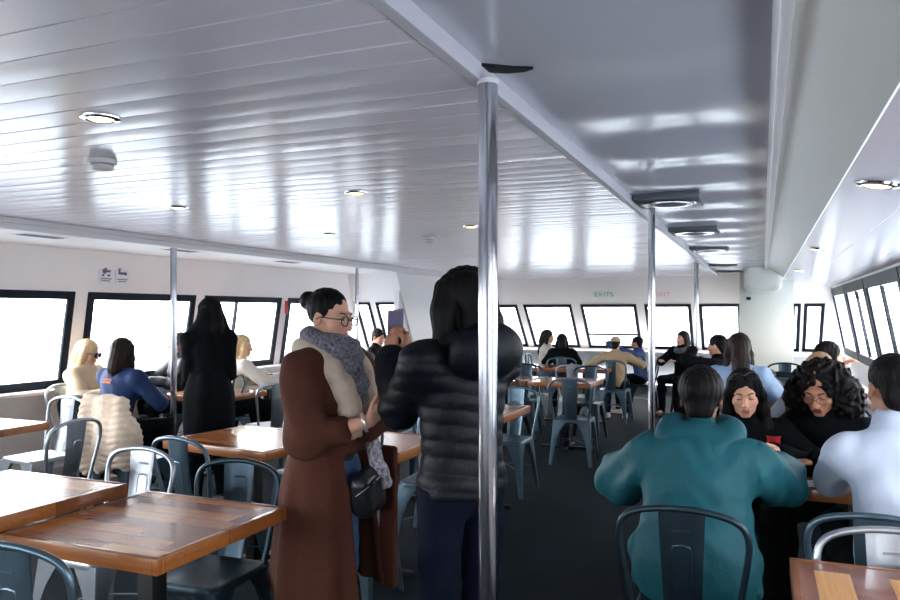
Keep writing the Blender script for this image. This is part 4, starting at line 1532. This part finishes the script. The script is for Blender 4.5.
arc = spline([hb + np.array(q) for q in ((-0.085, 0.15, 0.03), (-0.115, 0.07, 0.02), (-0.10, -0.01, -0.03), (0, -0.055, -0.085), (0.10, -0.01, -0.03), (0.115, 0.07, 0.02), (0.085, 0.15, 0.03))], 4)
f.chain(arc, [0.036 + 0.014 * math.sin(math.pi * i / (len(arc) - 1)) for i in range(len(arc))], 0.03)
f.ell(hb + np.array([0, 0.01, 0.012]), (0.115, 0.065, 0.045), None, 0.03)
f.bump(ripple(0.006, 18, 14, 30, 1.2))
flesh(f, 0.007, 'hood', TEAL, r_)
trousers(p, r_, BLACKC)
shoes(p, r_, SHOE_D)

# --- woman with sunglasses pushed up into her hair
r_ = figure(-0.085, 4.23, 180, 'woman facing us in black with sunglasses pushed up on her dark hair')
p = Pose(1.58, True, 27, neck=12, head=(4, 13, 3))
p.arm('L', (-0.17, 0.42, 0.835), (0.8, -0.3, -0.6))
p.arm('R', (0.12, 0.45, 0.80), (0.8, -0.3, -0.6))
body(p, r_, SKIN_W, 0.0055, True, {'L': dict(d=(0.35, 0.9, 0.15), pn=(0.8, -0.2, -0.4), curl=42), 'R': dict(d=(0, 1, 0), pn=(0, 0, -1))}, LIP)
face_parts(p, r_, 1.0)
f = Field()
cap_hair(f, p, (0, -0.024, 0.034), (0.087, 0.103, 0.094), fc=(0, 0.092, -0.040), fr=(0.066, 0.070, 0.102))
for s in (-1, 1):
    locks(f, p, [(s * 0.066, 0.035, 0.065), (s * 0.080, 0.02, 0.0), (s * 0.088, 0.01, -0.09), (s * 0.10, 0.02, -0.18), (s * 0.10, 0.05, -0.27)], [0.020, 0.024, 0.030, 0.034, 0.020])
locks(f, p, [(0, -0.08, 0.02), (0, -0.09, -0.12), (0, -0.09, -0.2)], [0.07, 0.07, 0.055])
f.bump(strands(0.0022, 170))
flesh(f, 0.0055, 'hair', H_BLACK, r_)
q = Pose(1.58, True, 27, neck=12, head=(4, 13 - 52, 3))
q.head = p.head + p.HM @ np.array([0, -0.012, 0.026])
spectacles(q, r_, GLASSM, SUNL, 0.026, 0.100, 0.0, 'sunglasses', 0.003)
f = top_field(p, 0.018, True, 0.05, 0.97, True, 0.004, 1.0, 0.7)
flesh(f, 0.009, 'jumper', BLACKC, r_)
trousers(p, r_, BLACKC)
shoes(p, r_, SHOE_D)

# --- woman with dark curly hair
r_ = figure(0.40, 4.27, 150, 'woman with big dark curly hair and thin glasses bending over the table')
p = Pose(1.66, True, 28, neck=16, head=(10, 24, 0))
p.arm('L', (-0.10, 0.50, 0.82), (0.8, -0.2, -0.6))
p.arm('R', (0.12, 0.48, 0.82), (0.8, -0.2, -0.6))
body(p, r_, SKIN_M, 0.006, True, {'L': dict(d=(0.5, 0.8, 0), pn=(0, 0, -1)), 'R': dict(d=(-0.5, 0.8, 0), pn=(0, 0, -1))}, LIPD)
face_parts(p, r_, 1.0)
spectacles(p, r_, GOLDM, None, 0.021, 0.102, -0.008)
f = Field()
f.ell(p.hp((0, -0.045, 0.020)), np.array([0.132, 0.125, 0.115]) * p.k, p.HM)
for s in (-1, 1):
    f.ell(p.hp((s * 0.115, -0.02, -0.06)), np.array([0.072, 0.085, 0.115]) * p.k, p.HM, 0.03)
f.ell(p.hp((0, -0.10, -0.08)), np.array([0.15, 0.075, 0.13]) * p.k, p.HM, 0.03)
f.bump(lambda P: 0.010 * np.sin(P[:, 0] * 95 + 2 * np.sin(P[:, 2] * 50)) * np.sin(P[:, 2] * 88 + 2 * np.sin(P[:, 1] * 60)) + 0.006 * np.sin(P[:, 1] * 140 + 3 * np.sin(P[:, 0] * 70)))
f.ell(p.hp((0, 0.10, -0.050)), np.array([0.066, 0.085, 0.112]) * p.k, p.HM, 0.008, 's')
flesh(f, 0.0065, 'hair', H_BLACK, r_)
f = top_field(p, 0.026, True, 0.05, 0.97, True, 0.005, 1.04, 1.7)
flesh(f, 0.009, 'jacket', BLACKC, r_)
trousers(p, r_, BLACKC)
shoes(p, r_, SHOE_D)

# --- man in the pale blue shirt
r_ = figure(0.475, 3.10, 6, 'short-haired man in a pale blue shirt, seen from behind at the right edge')
p = Pose(1.77, True, 18, wide=0.92, neck=10, head=(6, 6, 0), drop=0.048)
p.arm('L', (-0.10, 0.66, 0.80), (0.1, 0.0, -0.9))
p.arm('R', (0.10, 0.66, 0.80), (0.9, 0.0, -0.5))
body(p, r_, SKIN_M, 0.007, False, {'L': dict(d=(0.6, 0.8, 0), pn=(0, 0, -1)), 'R': dict(d=(-0.4, 0.9, 0), pn=(0, 0, -1))})
f = Field()
cap_hair(f, p, (0, -0.022, 0.040), (0.079, 0.098, 0.087), fc=(0, 0.085, -0.062), fr=(0.10, 0.085, 0.105))
f.ell(p.hp((0, -0.072, -0.030)), (0.060, 0.036, 0.062), p.HM, 0.02)
for s in (-1, 1): f.ell(p.hp((s * 0.086, -0.008, -0.016)), (0.022, 0.026, 0.036), p.HM, 0.006, 's')
f.bump(strands(0.0012, 230))
flesh(f, 0.006, 'hair', H_BLACK, r_)
f = top_field(p, 0.022, False, 0.12, 0.55, True, 0.005, 1.06, 3.0, (0.046, 0.052), (0.052, 0.050))
f.bump(ripple(0.005, 12, 9, 19, 0.2))
flesh(f, 0.0075, 'shirt', PALEBLUE, r_)
f = Field()
for n in 'LR': f.cap(p.el[n], p.el[n] + (p.wr[n] - p.el[n]) * 0.9, 0.047, 0.036, 0.01)
flesh(f, 0.009, 'undershirt_sleeves', PALEBLUE, r_)
trousers(p, r_, BLACKC)
shoes(p, r_, SHOE_D)


# --- people farther off
def other(x, y, deg, label, H=1.65, female=True, seated=True, lean=12, head=(0, 5, 0), top=BLACKC, legs=BLACKC, hair='long', hm=H_BROWN, skin=SKIN_W,
          shoe=SHOE_D, R_=None, L_=None, h=0.011, i=0.022, hem=0.06, wide=1.0, face=False, seat=0.45, sleeve=0.97, hands=None, hint=(0.6, -0.5, -0.6)):
    r = figure(x, y, deg, label)
    p = Pose(H, seated, lean, seat=seat, head=head, wide=wide, neck=lean * 0.55)
    if seated and seat > 0.05:
        for n in 'RL':
            p.an[n][2] = 0.075
    p.arm('R', R_ or ((0.12, 0.36, 0.80) if seated else (0.24, 0.06, 0.80)), hint)
    p.arm('L', L_ or ((-0.12, 0.36, 0.80) if seated else (-0.24, 0.06, 0.80)), hint)
    body(p, r, skin, h * 0.8, female, hands, LIP)
    if face: face_parts(p, r, 0.3)
    f = Field()
    if hair == 'short':
        cap_hair(f, p, (0, -0.024, 0.038), (0.082, 0.101, 0.090))
        f.ell(p.hp((0, -0.07, -0.035)), np.array([0.060, 0.038, 0.06]) * p.k, p.HM, 0.02)
    else:
        cap_hair(f, p, (0, -0.026, 0.034), (0.087, 0.104, 0.094))
        ln = {'long': -0.30, 'shoulder': -0.20, 'verylong': -0.40}[hair]
        for s in (-1, 1):
            locks(f, p, [(s * 0.066, 0.0, 0.05), (s * 0.082, -0.01, -0.05), (s * 0.088, -0.02, ln * 0.65), (s * 0.075, -0.02, ln)], [0.026, 0.030, 0.032, 0.02])
        locks(f, p, [(0, -0.075, 0.02), (0, -0.09, -0.09), (0, -0.10, ln * 0.7), (0, -0.095, ln)], [0.07, 0.07, 0.064, 0.04])
    f.bump(strands(0.002, 160))
    flesh(f, h * 0.8, 'hair', hm, r)
    f = top_field(p, i, female, hem, sleeve, True, 0.005, 1.0, x + y)
    flesh(f, h, 'top', top, r)
    trousers(p, r, legs, h)
    shoes(p, r, shoe, h)
    return r, p


# port side
r_, p = other(-5.69, 4.94, -76, 'blonde woman in dark sunglasses and a beige coat by the side window', 1.56, lean=10, head=(2, 14, 0), top=BEIGE, legs=BEIGE, hair='long', hm=H_LIGHT,
              R_=(0.13, 0.40, 0.78), L_=(-0.12, 0.42, 0.80), h=0.009, i=0.03)
spectacles(p, r_, GLASSM, SUNL, 0.025, 0.102, -0.004, 'sunglasses', 0.003)
r_, p = other(-4.89, 4.60, -4, 'dark-haired woman in a navy jacket seen from behind at the cup table', 1.62, lean=8, wide=1.08, head=(14, 6, 0), top=NAVY, legs=BLACKC, hair='shoulder', hm=H_BROWN,
              R_=(0.12, 0.36, 0.80), L_=(-0.12, 0.40, 0.80), h=0.009)
m = MB()
for k in range(4):
    x0 = -0.045 + k * 0.024
    for j in range(2):
        m.box(p.chest + p.u * (0.055 + 0.022 * j) + p.r * x0 - p.f * (0.121 - 0.006 * j), (0.010, 0.006, 0.008))
m.build('back_print', mat('orange_print', (196, 120, 88), rough=0.7), r_)
r_, p = other(-3.99, 4.68, 42, 'standing woman in long black clothes with a shawl, seen from behind by the cup table', 1.615, seated=False, lean=4, head=(25, 8, 0), top=BLACKC, legs=BLACKC, hair='shoulder', hm=H_BLACK,
              R_=(0.05, 0.24, 1.00), L_=(-0.05, 0.26, 1.03), h=0.009, i=0.016, hem=0.05, wide=0.88, hint=(-0.2, -0.5, -0.9))
f = Field()
f.chain([p.hp((0, -0.05, 0.0)), p.hp((0, -0.05, -0.10)), p.neck - p.u * 0.06], [0.085, 0.092, 0.12], 0.04)
for s in (-1, 1): f.chain([p.hp((s * 0.05, -0.03, -0.06)), p.neck + p.r * s * 0.10 - p.u * 0.03, p.sh['R' if s > 0 else 'L'] - p.u * 0.05], [0.06, 0.072, 0.062], 0.04)
f.ell(p.hp((0, 0.09, -0.04)), np.array([0.062, 0.075, 0.085]) * p.k, p.HM, 0.01, 's')
flesh(f, 0.009, 'shawl', BLACKC, r_)
f = Field()
f.stack([(0.40, 0, -0.01, 0.18, 0.16), (0.70, 0, -0.015, 0.195, 0.18), (0.86, 0, -0.01, 0.19, 0.17), (1.04, 0, 0.0, 0.14, 0.115)], 0.02, 'u', lambda th, z: 0.006 * np.sin(th * 6))
flesh(f, 0.010, 'skirt', mat('black_skirt_cloth', (10, 14, 19), rough=0.9, spec=0.1), r_)
r_, p = other(-5.64, 6.26, 150, 'person in a dark navy jacket facing us behind the standing woman in black', 1.62, lean=8, top=PUFFER, hair='long', hm=H_BROWN, R_=(0.24, 0.44, 0.80), L_=(-0.14, 0.40, 0.80))
r_, p = other(-5.06, 6.18, -28, 'fair-haired person in a pale jumper leaning on the window table', 1.62, lean=18, head=(-10, 6, 0), top=WHITEC, hair='shoulder', hm=H_LIGHT, R_=(0.20, 0.50, 0.82), L_=(-0.1, 0.48, 0.82))
r_, p = other(-5.10, 9.25, -80, 'far person with a pink face in a dark jacket beside the port window', 1.60, lean=14, head=(-20, 14, 0), top=PUFFER, hair='short', hm=H_BROWN, R_=(0.12, 0.50, 0.82), L_=(-0.12, 0.50, 0.82), face=True)
# bow group
r_, p = other(-3.15, 11.35, -80, 'girl in a white top with long brown hair in profile at the bow', 1.50, lean=6, top=WHITEC, legs=JEANS, hair='verylong', hm=H_BROWN, R_=(0.10, 0.40, 0.82), L_=(-0.10, 0.40, 0.82))
r_, p = other(-2.72, 10.78, 14, 'dark-haired girl in black beside the girl with long brown hair', 1.42, lean=10, head=(0, 10, 0), top=BLACKC, hair='shoulder', hm=H_BLACK, R_=(0.10, 0.38, 0.80), L_=(-0.10, 0.38, 0.80))
r_, p = other(-1.88, 10.44, 8, 'boy in a beige cap and tan shirt seen from behind at the bow', 1.36, False, lean=10, head=(-10, 8, 0), top=TANC, legs=JEANSD, hair='short', hm=H_BLACK, R_=(0.30, 0.30, 0.82), L_=(-0.28, 0.26, 0.80), shoe=SHOE_W, wide=1.1)
f = Field()
f.ell(p.hp((0, -0.02, 0.050)), np.array([0.092, 0.112, 0.092]) * p.k, p.HM)
f.plane(p.hp((0, 0, 0.035)), -p.HM[:, 2])
f.ell(p.hp((0, 0.125, 0.040)), np.array([0.070, 0.075, 0.010]) * p.k, p.HM, 0.01)
flesh(f, 0.008, 'cap', mat('beige_cap', (186, 160, 132), rough=0.8), r_)
r_, p = other(-1.65, 11.27, 80, 'boy in a blue jacket reaching towards the cap of the other boy', 1.34, False, lean=8, head=(0, 0, 0), top=BLUEJ, legs=BLACKC, hair='short', hm=H_BLACK, skin=SKIN_M, R_=(0.10, 0.36, 0.80), L_=(-0.22, 0.42, 1.03), shoe=SHOE_W, face=True)
r_, p = other(-1.07, 11.40, 152, 'woman with long dark hair in a black coat facing us by the bow pole', 1.50, lean=2, head=(-10, 0, 0), top=BLACKC, hair='verylong', hm=H_BROWN, R_=(0.14, 0.36, 0.80), L_=(-0.14, 0.36, 0.80), face=True)
f = Field()
f.chain(spline([p.neck + np.array(q) for q in ((0, -0.075, 0.03), (0.075, -0.01, 0.01), (0.05, 0.085, -0.03), (-0.05, 0.085, -0.03), (-0.075, -0.01, 0.01), (0, -0.075, 0.03))], 4), 0.034, 0.02)
flesh(f, 0.009, 'patterned_scarf', mat('black_white_scarf', (80, 84, 92), rough=0.8, var=1.0, vscale=60), r_)
# starboard
r_, p = other(-0.185, 6.44, -2, 'woman in a washed denim jacket with long straight hair seen from behind', 1.70, lean=4, head=(14, 4, 0), top=DENIMJ, legs=JEANSD, hair='long', hm=H_BROWN, R_=(0.18, 0.40, 0.82), L_=(-0.18, 0.40, 0.82), h=0.009)
m = MB(); m.tube(spline([(-0.10, -0.150, 0.72), (-0.03, -0.150, 0.82), (0.06, -0.128, 0.94), (0.12, -0.06, 1.06)], 5), 0.009, 6, flat=0.4); m.build('bag_strap', LEATHER, r_)
r_, p = other(-0.36, 8.22, 70, 'dark-haired person half hidden behind the denim jacket, hand raised', 1.58, lean=8, head=(0, 4, 0), top=BLACKC, hair='short', hm=H_BLACK, R_=(0.10, 0.34, 0.82), L_=(-0.12, 0.30, 1.10), face=True)
r_, p = other(0.355, 5.44, 8, 'fair-haired woman seen from behind, just beyond the dark curly hair', 1.52, lean=10, head=(10, 8, 0), top=GREYC, hair='long', hm=H_FAIR, h=0.009)
r_, p = other(0.43, 6.66, -48, 'woman with straight black hair in a pale pink jumper by the starboard windows', 1.58, lean=8, head=(-18, 6, 0), top=PINKC, hair='long', hm=H_BLACK, R_=(0.20, 0.42, 0.84), L_=(-0.06, 0.30, 1.08), h=0.009)

# ---------------------------------------------------------------- things on tables and chairs
# ribbed fur coat over the chair of the woman in navy
ft = empty('fur_coat', (-4.20, 4.12, 0), R(-8), 'cream ribbed fur coat draped over the metal chair in front of the navy jacket', 'coat')
f = Field()
f.box((0.02, -0.235, 0.72), (0.215, 0.045, 0.20), None, 0.045)
f.ell((0.12, -0.25, 0.62), (0.16, 0.075, 0.20), None, 0.05)
f.ell((0.23, -0.22, 0.60), (0.10, 0.09, 0.17), None, 0.05)
f.ell((-0.16, -0.25, 0.60), (0.09, 0.06, 0.24), None, 0.05)
f.cap((0.02, -0.25, 0.55), (-0.02, -0.26, 0.42), 0.07, 0.04, 0.05)
f.bump(lambda P: 0.010 * np.abs(np.sin((P[:, 2] + 0.20 * np.abs(P[:, 0]) + 0.03 * np.sin(P[:, 0] * 14)) * 72)) + 0.008 * np.sin(P[:, 0] * 30))
flesh(f, 0.008, 'fur_body', mat('cream_fur', (226, 206, 186), rough=0.95, var=0.12, vscale=20, bump=0.6, bscale=120, sheen=0.3), ft)


def cup(x, y, z, label, m=None, r=0.036, h=0.095, lid=True, name='paper_cup', cat='cup'):
    c = empty(name, (x, y, z), 0, label, cat)
    b = MB(); b.lathe([(r * 0.74, 0.0), (r * 0.75, 0.003), (r * 0.98, h), (r * 1.04, h + 0.002), (r * 1.04, h + 0.005), (r * 0.95, h + 0.004), (r * 0.70, 0.006)], n=24); b.build('cup_body', m or PLASTIC, c)
    if lid:
        b = MB(); b.lathe([(r * 1.06, h - 0.002), (r * 1.06, h + 0.007), (r * 0.96, h + 0.014), (r * 0.9, h + 0.012)], n=24); b.build('lid', PLASTIC, c)
    return c


cup(0.045, 3.99, 0.75, 'red cup on the table in front of the woman with sunglasses on her head', mat('red_cup', (176, 34, 40), rough=0.4), 0.046, 0.145, False, 'red_cup')
cup(-4.66, 5.45, 0.75, 'white paper cup on the window table nearest the thin pole')
cup(-4.83, 5.60, 0.75, 'white lidded cup farther from the aisle on the cup table', None, 0.034, 0.085)
cup(-4.55, 5.52, 0.75, 'white cup between the pole and the standing woman in black', None, 0.036, 0.10, False)
b = MB(); b.tube(spline([(-4.60, 5.72, 0.752), (-4.62, 5.76, 0.86), (-4.56, 5.78, 0.90), (-4.50, 5.76, 0.84), (-4.50, 5.72, 0.752)], 5), 0.012, 8)
tag(b.build('headphones', LEATHER), 'black headphones standing on the cup table behind the thin pole', 'headphones')
b = MB(); b.span((0.175, 3.56, 0.7505), (0.265, 3.69, 0.7535), 0.001)
o = tag(b.build('paper_sheet', mat('paper', (226, 226, 230), rough=0.7)), 'small sheet of white paper on the table at the blue-shirted man\'s elbow', 'paper')
hb = empty('brown_handbag', (0.03, 6.93, 0.75), R(10), 'rounded brown handbag on the table beside the denim jacket', 'bag')
f = Field(); f.ell((0, 0, 0.09), (0.13, 0.06, 0.12)); f.plane((0, 0, 0.002), (0, 0, -1)); flesh(f, 0.008, 'bag_body', mat('brown_leather', (120, 74, 44), rough=0.5, bump=0.2), hb)
b = MB(); b.tube(spline([(-0.07, 0, 0.17), (-0.05, 0, 0.25), (0.05, 0, 0.25), (0.07, 0, 0.17)], 5), 0.007, 6); b.build('handle', mat('brown_leather', (0, 0, 0)), hb)
